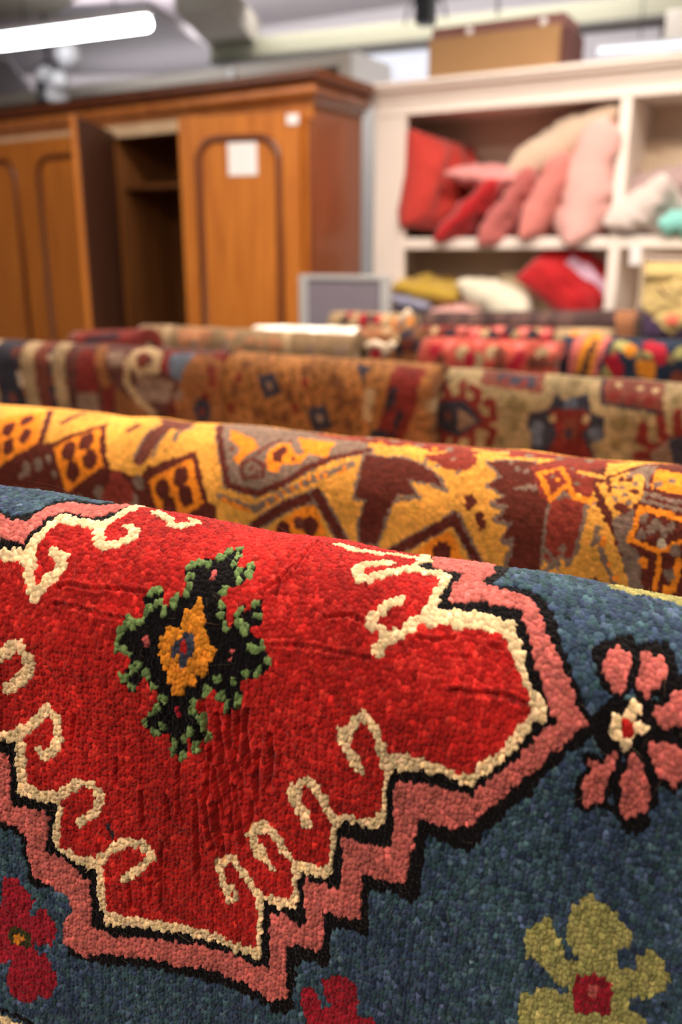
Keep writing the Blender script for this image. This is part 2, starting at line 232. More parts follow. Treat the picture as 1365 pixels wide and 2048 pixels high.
('p','K',0,[(418.5,39.1),(422.9,39.6),(430.1,44),(431.3,51.3),(431.2,59.9),(429.6,65.3),(426.7,71.3),(425.4,73.6),(421.8,73.5),(418,69.9),(412.6,66),(410.1,57.8),(412.6,49.1),(415.6,42.1)]),
('p','K',0,[(429.6,41.4),(434.6,39.4),(438.5,41.3),(443.8,41.1),(447.9,45.7),(450.1,51.5),(447.7,60.8),(442.8,65.5),(439,68.8),(437.4,73.1),(433.6,71.4),(429,66.7),(428.1,57.9),(428.9,48.5)]),
('p','K',0,[(447.2,58.9),(454.3,58.3),(465,61.6),(466.3,81.8),(456.6,83.2),(441.7,84.8),(436.1,74.7),(439.5,70.2),(442.8,70.2)]),
('p','K',0,[(437.2,87.3),(444.8,86.5),(450.6,84.7),(458.9,88.3),(464,97.1),(461.2,108.9),(457.3,112),(446.3,110.5),(442.6,103.6),(437,96.3)]),
('p','K',0,[(431.7,93.4),(435.6,93.4),(441.1,100.5),(448.7,109.6),(449.8,121.4),(446.7,129.1),(441.6,133.5),(439.4,137.2),(435.6,138.8),(432,132.5),(428.6,125.9),(427.6,114.2),(426.9,108),(431.4,102.4)]),
('p','K',0,[(424.6,95),(429.1,96.2),(428.9,103.4),(428.3,109.7),(428.1,123.2),(425.1,131.6),(421.1,133.5),(416.2,137.3),(412.5,135.9),(409.3,124.1),(409.5,116.4),(412.1,111.1),(411,102.7),(414.4,100.4),(420.5,103.8)]),
('p','K',0,[(416,83.9),(418.3,73.4),(429.3,69.9),(440.7,68.8),(450.3,80.5),(454.8,78.8),(455.7,86),(441.1,91),(433.2,99.1),(421.7,97.8),(416.1,91.4)]),
('p','K',0,[(410.4,83.3),(419.9,72.4),(424.5,82.6),(424.7,105.5),(415.5,95.8),(411.8,85.3)]),
('p','K',0,[(408.1,46.1),(418.7,36.6),(427.7,34.4),(430.3,41.9),(435.6,36.3),(444,35.8),(448,42),(450.6,53.1),(452.5,52.7),(453.2,62.1),(445.6,59),(434.5,54.7),(424,59.9),(414.2,61.9),(408.9,53.8)]),
('p','K',0,[(424.9,127.3),(433.3,125),(444.5,127.3),(447.5,129.1),(448.3,136.9),(439.4,142.2),(432.6,134.6),(430.1,132.6),(425.5,131.2)]),
('p','P',0,[(419.2,43.7),(422.6,44.3),(427.9,47.8),(428.1,53.5),(427.7,59.1),(427,62.8),(425.4,67.8),(424.5,70),(421.8,69.7),(419.1,66.2),(415.5,63.4),(413.8,57.7),(415.4,51.8),(417.1,46.1)]),
('p','P',0,[(431.6,45),(435.4,43.8),(438.3,45.9),(442.1,45.4),(445,48.7),(446.6,52.7),(444.6,59.2),(441.1,62.3),(438.6,65.1),(437.5,69.3),(434.6,67.7),(431.5,63.7),(431.7,57.1),(431.7,50.9)]),
('p','P',0,[(448.1,62.6),(453.2,62.1),(461.9,63.8),(463.5,80.1),(454.9,80.2),(443.7,81.7),(439.6,74),(443,70.8),(446.2,70.9)]),
('p','P',0,[(440,89.4),(446.4,89.7),(450.4,88.3),(456.3,90.9),(460.6,97.2),(458.7,106.3),(455.6,108.5),(447.4,106.6),(445.5,101.2),(440.5,96.6)]),
('p','P',0,[(432.5,97),(435.8,97.1),(440.1,104.2),(445.5,111.3),(446.5,120.1),(444.3,126),(440.5,129.4),(438.9,132.8),(435.9,134.4),(433.3,128.4),(431.3,122.9),(431.1,115),(429.8,110.3),(432.8,105.9)]),
('p','P',0,[(423.6,98.7),(427.3,99.6),(426.4,106.3),(425.1,111.5),(425.4,120.5),(423.8,127.6),(420.7,129.1),(416.8,132.9),(413.9,131.7),(412.3,121.3),(413.1,115.8),(415.4,112.6),(413.2,105.7),(415.7,104),(420.1,107.8)]),
('p','C',0,[(430.5,69.9),(433.4,71.9),(435.3,76),(432.7,79.3),(437.2,81.1),(440,83.9),(437.6,87.7),(434.4,87.8),(432.9,92.1),(431.8,96),(428.7,96.4),(427,92.8),(423.8,92.9),(421,88.4),(421.3,83.3),(420.2,79.1),(424.2,80.5),(426.3,79.5),(428.3,74)]),
('p','R',0,[(425.6,80.5),(432.3,79.9),(432.1,88.6),(427.3,88.8)]),
('p','Y',0,[(398.1,223.9),(397.8,214.9),(400.9,211.5),(405.5,205.5),(410.7,204.4),(411.5,210.3),(416.2,217.8),(421.4,228.7),(426.3,225.8),(423.6,219.9),(419.8,217.8),(417.1,199.5),(419.7,193.7),(422.8,191),(422.2,186.9),(428.7,184.2),(433.5,187.6),(441.5,189.4),(444.1,195.1),(450,199.8),(451.4,208.2),(445.6,214.6),(448.2,225.1),(455.6,222.5),(455.1,214.7),(459,212.3),(458.7,205.7),(464.4,209.3),(469.7,215.3),(474.5,223.7),(471.7,231.5),(467.8,234.1),(467.2,240.1),(456.3,242.3),(455.1,245.7),(458.5,250.3),(467.8,253.8),(476.4,268.3),(468.6,289.7),(450,286),(448.3,304.2),(436.1,315.6),(426.4,300.5),(422.9,289.3),(406.5,293.2),(400.2,267.1),(400.9,258.4),(407.2,257.3),(409.1,250.6),(414.8,252.1),(424.7,250.9),(424.9,246.1),(420.3,246),(412.2,240.1),(408.4,239),(404.5,231),(400.4,234.2)]),
('p','D',0,[(428,236.8),(441.6,233.1),(446.7,237.1),(448.4,258.8),(430.8,261.8),(427.7,249.8)]),
('p','p',0,[(434.3,242.7),(438.3,240.1),(440,245.3),(438.3,251.3),(434.7,248.5)]),
('p','Y',0,[(413.8,-12.2),(427.2,-5.4),(436.8,-8.4),(449.7,-2.8),(462.7,-2.2),(470.3,-36.4),(418.3,-38.4)]),
('p','D',0,[(65.6,280.4),(77.3,278.2),(80.8,285.2),(89.3,293.4),(82.5,305.2),(87.6,306.3),(90.4,299.9),(96.8,296.5),(100.3,304.9),(104.5,311.8),(101,324.2),(95.7,328.8),(88,327.1),(86.4,334.8),(98,336.5),(101.6,345.2),(103.9,353.1),(99.5,369.2),(91.5,373.6),(89,368.6),(83.3,381.1),(77.8,384.6),(67.3,378),(61.1,366.8),(67,355.9),(67.3,349.9),(57.6,357.7),(49.4,359.1),(45.2,338.6),(53.3,314.6),(60.3,306.7),(63.2,303.1)]),
('p','g',0,[(67.4,321.3),(79.2,320.2),(85.5,325.1),(82.5,334.7),(70.6,337.3),(66.9,331.4)]),
('p','O',0,[(71,328.6),(79.1,324.5),(80.1,329.8),(74.8,331.6),(73.3,336.4),(70.7,335.8)]),
('p','D',0,[(273.5,304.3),(276.1,300),(280.8,300.6),(284,307.4),(289.2,314.6),(292.6,309.9),(286.6,304.1),(285.8,292),(290.2,289.3),(290.8,284.6),(296.3,284.8),(303.9,287.7),(309,294.8),(309.6,302.5),(307.3,307.9),(310.6,314.7),(313.3,313.7),(317.3,307.6),(321.3,311.2),(320.6,324.7),(305.5,344.7),(286.7,346.2),(279.9,331),(275.3,317.5),(273.5,312.4)]),
('l','K',5,[(39.4,391.5),(55.5,395.6),(71.6,397.7),(87.3,405.4)]),
('l','C',6,[(34.5,402.4),(55.1,403),(75.2,407.7)]),
('l','D',10,[(33.6,416.6),(54.5,414.2),(66.4,422.6)]),
]),
'orange':dict(O=(-0.90847,0.73225,1.17574),X=(0.99658,0.08267,-0.00120),N=(0.08267,-0.99658,0.00000),Z=(0.00120,0.00010,1.00000),R=0.065,shapes=[
('p','M',0,[(-46.3,136.8),(28.1,111.7),(70.3,95.1),(116,64.7),(146.8,60.7),(199.1,22.8),(229.6,83.4),(245.7,83.6),(268.9,90.5),(280.3,76.5),(332.7,51.5),(341.8,64.6),(369.4,106.9),(371,210.8),(-73.6,285.6)]),
('d','e',14,[(127.8,87.6),(111.6,95),(215.1,111.6),(261,114.1),(269,94.2)]),
('d','e',8,[(143.1,80.3),(241.8,97.1),(151.6,96.9),(103.2,103.9),(93,121.3),(187.8,122.6)]),
('d','q',22,[(239.5,97.3),(250.2,107.6),(228.7,115.9)]),
('p','Q',0,[(21.7,45.8),(64.9,25.2),(96.4,10),(124.1,62.9),(70.3,94.1),(32.5,100.9)]),
('d','M',17,[(69.9,49.9),(86.9,32.8),(98.9,55.4),(78.6,71.3),(49.1,60.1),(58.2,78.2)]),
('l','M',9,[(100.1,5.3),(120.1,38),(126.8,60.5)]),
('p','Q',0,[(148,66.9),(196.8,33.2),(219.9,80.6),(169.2,115.8),(157.5,86.6)]),
('d','M',19,[(169.5,68.9),(188.8,54.4),(178.4,91.3),(199.9,74.9)]),
('p','Q',0,[(282.2,91),(331.8,59.8),(353.8,106.9),(330.7,123.7),(293.8,123.5)]),
('d','M',19,[(301,98.2),(322.6,82.3),(330.9,102.2),(309.6,116.9)]),
('l','m',9,[(139.2,31.1),(143.3,17.1),(147.8,1.2)]),
('l','m',8,[(235.9,33.7),(242.1,23.7)]),
('l','m',20,[(268.4,65.3),(278.3,19.7)]),
('l','e',3,[(260.6,69),(262,54.6),(264.8,13.2)]),
('l','e',3,[(282.2,66.8),(286.6,25.8)]),
('p','m',0,[(255,2.5),(261.3,-8.1),(305.2,-3.8),(304.8,23),(282.6,22.9)]),
('l','e',5,[(301,41.2),(298.7,27.4),(308.1,14.2)]),
('l','e',7,[(329.3,16.8),(355,63.3),(366.6,94.5)]),
('l','Q',3,[(332.6,22.2),(355,63.3),(365.4,91.1)]),
('p','e',0,[(330.5,-8.1),(451.2,-8.4),(518.5,9.7),(522.6,24.3),(492.9,42.6),(465.6,61.7),(446.4,77),(417.1,90.5),(382.5,83.8),(373.3,64.9)]),
('l','e',10.4,[(337.1,2.5),(373.3,64.9),(381.5,83.9),(415.1,90.4),(446.2,76.1),(465.3,60.8),(492.5,41.5),(523.5,26.6)]),
('l','M',7.2,[(337.1,2.5),(373.3,64.9),(381.5,83.9),(415.1,90.4),(446.2,76.1),(465.3,60.8),(492.5,41.5),(523.5,26.6)]),
('l','y',20.8,[(332.9,13.2),(368,97.7),(413.2,106.9),(480.8,62.8),(519.6,35.7)]),
('l','e',7.2,[(373.2,97.2),(413.2,106.9),(458.2,79.2),(491.6,61.6),(512.9,47.6)]),
('l','Q',4.8,[(377.2,100.3),(407.2,109.4)]),
('d','Q',4.4,[(429.1,97.8),(438.6,91.5),(447.6,85.4),(456.4,80.2),(465,75),(473.3,69.8),(481.7,66.2),(488.5,63.7),(507.7,54.2),(503.5,58.4)]),
('l','e',10.4,[(337.1,2.5),(373.3,64.9),(381.5,83.9),(415.1,90.4),(446.2,76.1),(465.3,60.8),(492.5,41.5),(523.5,26.6)]),
('l','M',7.2,[(337.1,2.5),(373.3,64.9),(381.5,83.9),(415.1,90.4),(446.2,76.1),(465.3,60.8),(492.5,41.5),(523.5,26.6)]),
('p','Q',0,[(356.3,13),(389.1,23.2),(403.6,38.4),(389.2,60.4),(380.7,56.4),(385,44.3),(368.1,32.5)]),
('p','Q',0,[(417.8,46.1),(425.3,27.3),(437.7,28.5),(450.3,44.5),(462.2,40.7),(460,55.7),(440.6,54.9),(438.5,67.3),(426.5,65.9),(419,54.3)]),
('p','M',0,[(423.5,45.4),(432.1,33.5),(439.3,38.9),(437.2,56.3),(429.7,57.1)]),
('p','Q',0,[(438.6,14.1),(482.7,17.6),(483.6,42.6),(458.1,40.1)]),
('l','m',4.8,[(405.4,49.6),(412.1,37.4),(422.3,21.2)]),
('l','m',4.8,[(393.4,61),(403,54),(419,60.1),(420.4,72.8),(399.1,75),(393,62.9)]),
('d','m',5.2,[(406.6,65.2),(413.4,68.1),(450,48.8),(434.9,22.6),(374.8,44.3)]),
('l','e',13.6,[(412.6,125.1),(448.4,99.9),(483.2,84)]),
('l','M',10.4,[(412.6,125.1),(448.4,99.9),(483.2,84)]),
('l','e',13.6,[(483,82.4),(497.2,103.6),(513.6,129.3)]),
('l','M',10.4,[(483,82.4),(497.2,103.6),(513.6,129.3)]),
('l','e',2.4,[(491.3,82.3),(504.5,102.7),(519.1,125.1)]),
('p','Q',0,[(434.3,127.7),(459.9,103),(482.1,92.5),(498.9,131.4),(459.2,144.1)]),
('d','M',17.5,[(477.6,116.6),(447.9,125.8)]),
('d','m',12.2,[(465.4,114.6)]),
('l','e',4.1,[(571.2,54.1),(589.1,74.4),(564.7,80.4),(549.5,127.5)]),
('l','e',3.4,[(523.1,83.4),(524.5,50)]),
('l','e',5,[(522.1,32.4),(548.4,36.2),(559.7,33.4),(586,40.3),(602.2,50.4),(613.5,63.3),(597.5,58.3),(584.1,58.1),(573.7,57.5),(587.2,73),(568.7,73.4),(563.2,82.2),(556.1,104.4),(549.4,125.8),(531.7,126.5),(529.8,107.8),(537.1,81.9),(524.7,81.6),(526.3,62.8),(522.1,32.4)]),
('p','M',0,[(522.1,32.4),(548.4,36.2),(559.7,33.4),(586,40.3),(602.2,50.4),(613.5,63.3),(597.5,58.3),(584.1,58.1),(573.7,57.5),(587.2,73),(568.7,73.4),(563.2,82.2),(556.1,104.4),(549.4,125.8),(531.7,126.5),(529.8,107.8),(537.1,81.9),(524.7,81.6),(526.3,62.8)]),
('l','e',2.7,[(601.7,48.6),(615.4,64.8),(598.3,61.7)]),
('l','e',12.7,[(565.3,132.1),(598.8,108.8),(626.5,89.8)]),
('l','M',9.5,[(565.3,132.1),(598.8,108.8),(626.5,89.8)]),
('l','e',12.7,[(626.4,88.3),(638.1,108.5),(652.1,134.5)]),
('l','M',9.5,[(626.4,88.3),(638.1,108.5),(652.1,134.5)]),
('p','Q',0,[(587.7,133.2),(602.3,115),(621.7,101.6),(639.2,133.1),(608.3,144.6)]),
('d','M',17.5,[(615.9,124)]),
('l','e',2,[(630.1,85.5),(639.5,103.4),(655.2,130.7)]),
('d','M',7.9,[(637.4,69.6),(637.6,76),(649.9,84.6),(652.2,91.4)]),
('d','M',4.8,[(634.2,70),(641.9,73.1),(647.1,87.3),(651.8,95.3)]),
('p','q',0,[(580.8,29.1),(605.8,17),(633,18.6),(634.9,31.2),(623.6,43.9),(616.5,41.7),(606.3,40.9),(596,34.4)]),
('d','e',4.8,[(585.6,33.5),(599,38.6),(620.4,44.3),(612.2,26.8)]),
('l','e',5.4,[(654.7,53.3),(702.4,52.7)]),
('l','e',5,[(645.1,27),(664.3,20.7),(687.7,19.4),(697.2,42.2),(710.3,63.4),(709.3,106.6),(703.9,137.9),(676.2,140.7),(680.4,104.3),(672,107),(679,87.3),(663.5,86.9),(673.1,77.2),(658.2,71.5),(671.1,64.9),(651.7,54),(662.1,43.9),(645.1,27)]),
('p','M',0,[(645.1,27),(664.3,20.7),(687.7,19.4),(697.2,42.2),(710.3,63.4),(709.3,106.6),(703.9,137.9),(676.2,140.7),(680.4,104.3),(672,107),(679,87.3),(663.5,86.9),(673.1,77.2),(658.2,71.5),(671.1,64.9),(651.7,54),(662.1,43.9)]),
('l','e',4.5,[(710.8,66.5),(723.9,56.9),(740.9,62.9),(737,102.7),(732.5,119.1),(725.7,107.4),(719.3,121),(710,116),(710.8,66.5)]),
('p','q',0,[(710.8,66.5),(723.9,56.9),(740.9,62.9),(737,102.7),(732.5,119.1),(725.7,107.4),(719.3,121),(710,116)]),
('l','e',4.8,[(678.6,55.7),(688.7,52.7),(702.7,54.4)]),
('l','e',3.4,[(660,72.6),(672.7,74.2)]),
('l','e',3.4,[(663.5,86.9),(679.2,88.8)]),
('l','e',3.4,[(672,107),(681,101),(676,137.4)]),
('d','e',5.6,[(675,32.4),(683.1,33.6),(666.6,23.3)]),
('l','e',3.1,[(739.2,109.4),(743.3,66.8),(747.6,62.2)]),
('l','e',4.3,[(712.3,109.2),(717.9,115.3),(720.9,120.4),(706.1,133.8)]),
('d','e',6.8,[(726.2,104.5),(732.1,116),(722.3,121.6)]),
('p','M',0,[(711.8,6.3),(751.9,2.3),(751.6,33.4),(787.1,-0.9),(813.3,-8.8),(829.7,-8.8),(846.2,156.8),(786.5,153.9),(778,128),(747.2,52.3),(723.4,39.3)]),
('p','q',0,[(717.9,10.7),(749.8,-3.4),(752.8,17.1),(725.8,24.8)]),
('p','q',0,[(685.2,27.1),(711.8,6.3),(741.6,26.7),(745.3,48),(744.2,57.1),(725.4,50.5),(718.9,57.3),(707.5,65.7),(698.4,58.4)]),
('d','e',4,[(723.3,25.3),(733.6,32.2),(730.6,43.5)]),
('l','Q',4.5,[(695.4,36.9),(713,25.9),(724.5,45.1),(710.8,62.6),(696.2,37.7)]),
('d','Q',3.8,[(713.6,42.4)]),
('d','e',3.8,[(707.9,39.7),(721,54.1)]),
('l','Q',5.6,[(726.7,50.4),(731.9,58.6),(745.8,59)]),
('l','y',5.6,[(731.6,28.4),(748.8,31.8)]),
('l','y',5.6,[(754,24.6),(760.9,12.1),(781.6,-6)]),
('p','y',0,[(745.1,62.5),(751.4,63.1),(768.4,89.5),(785.7,132.2),(772.7,137),(739.9,134.1),(739.2,109.4)]),
('l','e',5,[(754.1,82.4),(752,96.9)]),
('l','e',5,[(756.3,91.1),(761.9,111.5),(772,129)]),
('d','Q',5.3,[(759.4,97.2),(767,113.5),(773,126.1),(760.2,93.1)]),
('p','M',0,[(746.1,133.1),(756.9,125.9),(764.1,138.4)]),
('p','y',0,[(746.6,41.3),(771,21.4),(783.7,23.9),(786.5,53.1),(766.3,72.6),(758.3,59.5)]),
('d','M',6,[(758.7,46.2),(766.5,33),(768.5,62.4),(779.5,46.6),(772.6,32.1),(756.1,38.2),(772.3,63.3)]),
('d','e',4.5,[(771.6,50.7),(764.9,54.5),(779.3,36.6),(761.8,42.6),(776.2,57.3),(768.1,43.4)]),
('l','e',5,[(772,28.1),(787.6,4.4)]),
('p','e',0,[(775.9,20.5),(792.9,7.1),(789.5,40.4),(785.7,30)]),
('p','Q',0,[(793.6,13.9),(831.2,19.5),(833.5,45.4),(791.9,40)]),
('d','e',6,[(808.5,29.3),(797.2,34.9)]),
('l','e',4.3,[(788,47),(822.9,52.7)]),
('l','e',3.7,[(787.9,54.4),(823.7,59.5)]),
('p','e',0,[(765.3,74.6),(783.9,60.5),(780.8,92.9),(791.3,101.9),(796.9,135.7),(786,134.8)]),
('p','Q',0,[(785.4,58.2),(835.8,65.8),(837.8,82.9),(820.2,87.7),(806.4,99.7),(779.5,91.8)]),
('p','M',0,[(789.2,64.5),(830.7,70.2),(828.6,81.6),(817.6,85.5),(805.9,94.6),(783.8,87.5)]),
('d','e',7.5,[(798.1,78.1),(789.4,84.2),(791,68.8),(807.6,79.4),(801.1,74),(812.9,75)]),
('d','w',5.3,[(806.9,88.2),(807.2,90.7)]),
('l','Q',5.6,[(806.8,103.5),(805.8,128.9)]),
('l','Q',5.6,[(822.4,102.5),(820,129.2)]),
('d','Q',7.5,[(794.3,108)]),
('d','e',9,[(816.2,115.3),(818.6,94.1)]),
('p','Q',0,[(811.5,126.6),(823.2,126.1),(819.5,136),(813.6,135.7)]),
('p','q',0,[(400.9,-8.3),(488.3,-8.4),(575.9,-8.5),(657,-8.6),(723.3,-8.7),(813.3,-8.8),(813.3,-8.8),(765,2),(726.2,8.5),(699.2,10.5),(671.9,13.5),(653.1,14.3),(637.2,9.3),(625.5,20),(605,17.9),(585.7,20.6),(567.7,13.1),(542.4,16.2),(508.4,12.3),(460.4,5.7),(429.9,-8.3)]),
('d','e',9,[(423.9,-8.3),(453.6,-8.4),(484.2,-4.8),(514,-0.6),(542.5,2.4),(571.1,8.1),(602.9,11.3),(655.6,5.5),(680,7.5),(707.4,5.2),(734.2,2.7),(785.6,-8.8)]),
('l','y',6,[(626,4.7),(644.4,8.8),(658.6,7.7)]),
('l','y',7,[(752.7,-8.7),(777.4,-4.2),(798.5,-8.8)]),
('d','Q',6,[(530.3,12.6),(559.5,12.4),(588.8,14.6)]),
('l','e',7,[(349.5,-8.2),(405.8,-8.3),(453.6,-8.4)]),
]),
'dark':dict(O=(-1.72144,1.38548,1.18491),X=(0.99917,0.04039,0.00536),N=(0.04039,-0.99918,0.00000),Z=(-0.00536,-0.00022,0.99999),R=0.05,shapes=[
('d','n',22,[(128.3,134.4),(167.6,160.7),(176.1,74.9),(132.2,59.9),(266.5,76),(247.2,166.6),(229.7,27.3)]),
('p','i',0,[(-26.2,1.6),(76.9,1.5),(92.3,237),(-8.8,245.6)]),
('p','n',0,[(80.9,1.5),(152.3,1.4),(169.2,230.5),(100.5,236.3)]),
('d','m',20,[(143,47.2),(129.6,151.7),(171,137.5),(161.9,39.4)]),
('d','w',16,[(157.3,98.4),(162.6,115.2)]),
('p','i',0,[(158.5,1.4),(198.7,1.4),(216.4,226.5),(177.1,229.8)]),
('d','m',18,[(215.7,56.1),(209.1,112.5),(216.7,140.3)]),
('p','m',0,[(198.7,1.4),(247.8,1.3),(266.3,222.3),(218.7,226.3)]),
('d','n',20,[(254.2,41.6),(254.6,82.1),(256.3,154.6),(252.5,126.8)]),
('d','w',12,[(260.6,33.9),(248.9,54.5)]),
('p','i',0,[(250.1,1.3),(288.6,1.3),(303.9,219.1),(270.1,221.9)]),
('d','m',16,[(300.4,45.8),(299.3,107.3),(310.4,73.8)]),
('p','d',0,[(328.6,44.4),(333.7,19.6),(390,47.5),(387.4,118.4),(354.6,159),(322.8,122.4)]),
('p','e',0,[(322.2,128),(379.7,124.4),(378.5,168.3),(316.8,172.8)]),
('p','b',0,[(363.6,17),(385.6,5.4),(422.9,110.9),(399.7,133.9)]),
('p','e',0,[(399.9,33.5),(446.1,30.6),(452.6,61.5),(419.5,68.4)]),
('p','d',0,[(394.4,118),(430.9,99.7),(417.4,165.4),(389.2,167.5)]),
('p','b',0,[(429.9,110.5),(488.2,138.8),(525.6,168.1),(423.3,175.9)]),
('p','e',0,[(487.2,75.5),(583.5,90.9),(567.5,133.4),(488.7,133.4)]),
('p','d',0,[(528.9,24.8),(574.3,15.5),(584.4,70.4),(558.9,76.8)]),
('l','i',20,[(497.1,74.9),(469.3,49.4),(472,28.9),(495.3,14.4),(535.8,36.3),(539.4,67.6),(513.5,68.9)]),
('l','i',16,[(466,49.6),(461.7,97.9),(488.7,133.4),(526.5,157.4)]),
('d','M',30,[(499.7,50.8)]),
('p','h',0,[(564.9,30.8),(622.9,22.2),(634.5,77.8),(596.4,87.6),(571.8,76.1)]),
('p','b',0,[(619.6,27),(706.1,29),(714,184.4),(551.2,176.8),(595.4,100.5)]),
('d','d',18,[(676.8,85.5),(697.5,29.6),(656.7,117.1),(669.7,23.2),(670,60.9)]),
('d','n',40,[(649,143.2)]),
('d','d',14,[(648.8,145.8)]),
('d','M',26,[(573,146.1)]),
('d','e',20,[(563.4,102.4),(594.3,116),(523,120.6)]),
]),
'brown':dict(O=(-1.08802,1.42631,1.18144),X=(0.99987,0.01600,-0.00189),N=(0.01600,-0.99987,0.00000),Z=(0.00189,0.00003,1.00000),R=0.055,shapes=[
('d','n',1,[(-602.9,0.9)]),
('p','n',0,[(140.8,66),(179.4,58.3),(197.3,96.3),(156.5,111.6)]),
('d','e',14,[(170,84.6)]),
('p','n',0,[(250.3,121.2),(291.5,110.7),(307.7,152.4),(266.5,166)]),
('d','e',14,[(280.5,138)]),
('p','n',0,[(340.9,27.2),(370.1,28.2),(366.9,65.3)]),
('p','d',0,[(419.2,17.9),(478.9,24.7),(474.6,102.8),(446.7,169.7),(385.6,175.9),(415.1,98.5)]),
('l','k',16,[(429.1,74.7),(420.3,107.3),(440.6,119.3),(426.2,153),(390.5,156.5)]),
('d','d',18,[(428,115.8),(423.5,144)]),
('p','b',0,[(487.3,27.8),(519.8,31.8),(507.5,82.3),(476.7,175.9),(452,178.5),(474.6,102.8)]),
('l','i',6,[(524.6,19.1),(507.2,77.9),(481.5,170.7)]),
('d','u',22,[(108.1,46.6),(214.2,99.9),(241.1,48.7),(305.5,64.8),(91.7,99),(138,140.4),(202,144.9),(323.7,105.7)]),
('d','d',16,[(78,135.4),(97.7,73.8),(247.2,73.6),(225.1,123.3)]),
('d','u',22,[(321.6,77.8),(353.6,103.4),(338.1,142.4),(384.6,96.3)]),
('p','i',0,[(373.4,74.2),(394.2,77.2),(385.1,138.2),(369.5,130.2)]),
]),
'ivory':dict(O=(-0.63598,1.48136,1.16488),X=(0.99193,-0.12606,0.01372),N=(-0.12607,-0.99202,0.00000),Z=(-0.01361,0.00173,0.99991),R=0.06,shapes=[
('p','m',0,[(114.6,-0.7),(229.9,-0.8),(246.6,58.6),(131.5,51)]),
('p','n',0,[(146.1,17.7),(221.4,16.5),(229.5,47.6),(162.2,42.6)]),
('d','d',14,[(173.5,35.2),(207.6,38.2)]),
('p','m',0,[(329.4,-0.9),(427.4,-1.1),(444.1,73.3),(347.4,65.5)]),
('d','i',12,[(364.5,27.1),(397.7,30),(422.5,33.5)]),
('d','d',18,[(363.9,50.4),(392.7,52.5),(420.7,54.5)]),
('l','k',6,[(332,6.1),(348.2,65.4),(444.1,73.3)]),
('l','d',13,[(79.8,83.5),(56,49.2)]),
('l','d',13,[(103.9,81.6),(94.6,45.9)]),
('l','d',13,[(130.5,88.2),(133.8,65.6),(114,57.6)]),
('l','d',15,[(143.9,113.6),(165.5,107.1),(161.3,81.3),(149.4,82.3)]),
('l','d',14,[(146.7,122.2),(166.4,129.2),(157.6,152.4)]),
('l','d',14,[(71.5,138.9),(64.5,172.2)]),
('l','d',14,[(92.4,145.9),(93.3,178.1)]),
('l','d',14,[(124.8,133.4),(125.9,165.1)]),
('p','d',0,[(47,95.3),(63.6,78.1),(103.3,72.7),(130.1,83.9),(151.2,112.9),(127.5,137.7),(97.7,154.5),(56,145.2)]),
('p','n',0,[(52.2,94.8),(64.6,84.8),(109.8,81.1),(143.9,113.6),(97.5,146.3),(55.7,133.6)]),
('p','e',0,[(96,95.6),(136.5,114.3),(97.2,136.3)]),
('d','m',12,[(76,111)]),
('p','n',0,[(230.3,92.5),(265,81),(271.9,54),(293.6,70.2),(307,55.6),(322.1,49.4),(334.1,83.2),(359.6,88.9),(358.1,121.7),(338,132.2),(348.7,164.4),(266.6,174.8),(233.5,152.7),(236.7,126.2),(227.1,118.6)]),
('d','h',22,[(245.3,116.7),(345.1,114.9),(298.6,74),(246.2,133.9)]),
('p','d',0,[(261.2,85.5),(286.6,79.2),(333.8,81.2),(335.6,99.4),(320,117.5),(343.9,156.6),(261.4,162.4),(281.3,121.6)]),
('p','m',0,[(288.4,95.6),(314.1,93.2),(312,126.7),(290.5,129.1)]),
('d','n',12,[(300.8,119.5)]),
('d','i',12,[(271,97.2),(326.7,92)]),
('l','d',15,[(430.6,125.9),(414.1,115.7),(418.2,95.3)]),
('l','d',15,[(448.3,108),(441.7,81.3)]),
('l','d',15,[(470,97.9),(466.3,71.2)]),
('l','d',15,[(435.5,137.3),(412.5,144.1)]),
('p','d',0,[(425.5,134.5),(455.5,103.3),(505.9,90.4),(512.9,159.3),(433.4,157.8)]),
('p','e',0,[(433.2,133.6),(459.7,108.8),(506.7,98),(512.1,151.6),(436.9,153.3)]),
('p','n',0,[(456.2,111.1),(506.7,98),(512.1,151.6),(467.3,149.4)]),
('d','v',18,[(196.4,78.4),(206.8,86),(203.8,116.6),(388.1,90.3),(376.5,95.4),(379,127.6),(215.3,81.1),(293.5,28.7),(461.6,50.6)]),
('l','k',4,[(19,167.9),(55.9,67.1),(83.3,12.2)]),
]),
'maroon':dict(O=(-1.79707,1.74764,1.17307),X=(0.99799,0.00000,0.06340),N=(0.00000,-1.00000,0.00000),Z=(-0.06340,-0.00000,0.99799),R=0.05,shapes=[
('l','k',20,[(87.7,52.1),(152.4,38.1),(187.8,39.1)]),
('d','q',26,[(134.9,14.4),(45.8,26.8),(292.2,29.7)]),
]),
'beige':dict(O=(-1.68812,1.89465,1.18118),X=(1.00000,-0.00000,-0.00100),N=(-0.00000,-1.00000,0.00000),Z=(0.00100,-0.00000,1.00000),R=0.055,shapes=[
('l','i',22,[(107,9),(137.6,91.3)]),
('l','i',22,[(492.2,9.9),(516.8,86.7)]),
('p','1',0,[(147.9,17.1),(256.6,16.2),(274.5,71.4),(172.1,76.4)]),
('d','1',20,[(192.2,75.4),(266.5,46.2),(242,73),(307.7,82.6),(428.5,57),(489.8,60.6),(470.2,74.4),(371,79.4)]),
('d','1',24,[(395.9,51.6),(463.1,47.9),(327.6,39.3)]),
('d','e',26,[(225.5,73.8),(322.4,69),(579.1,68.7),(662.5,64.3),(89.4,80.4)]),
]),
'white':dict(O=(-1.44650,2.11606,1.17762),X=(0.99985,0.00000,0.01715),N=(0.00000,-1.00000,0.00000),Z=(-0.01715,0.00000,0.99985),R=0.05,shapes=[
]),
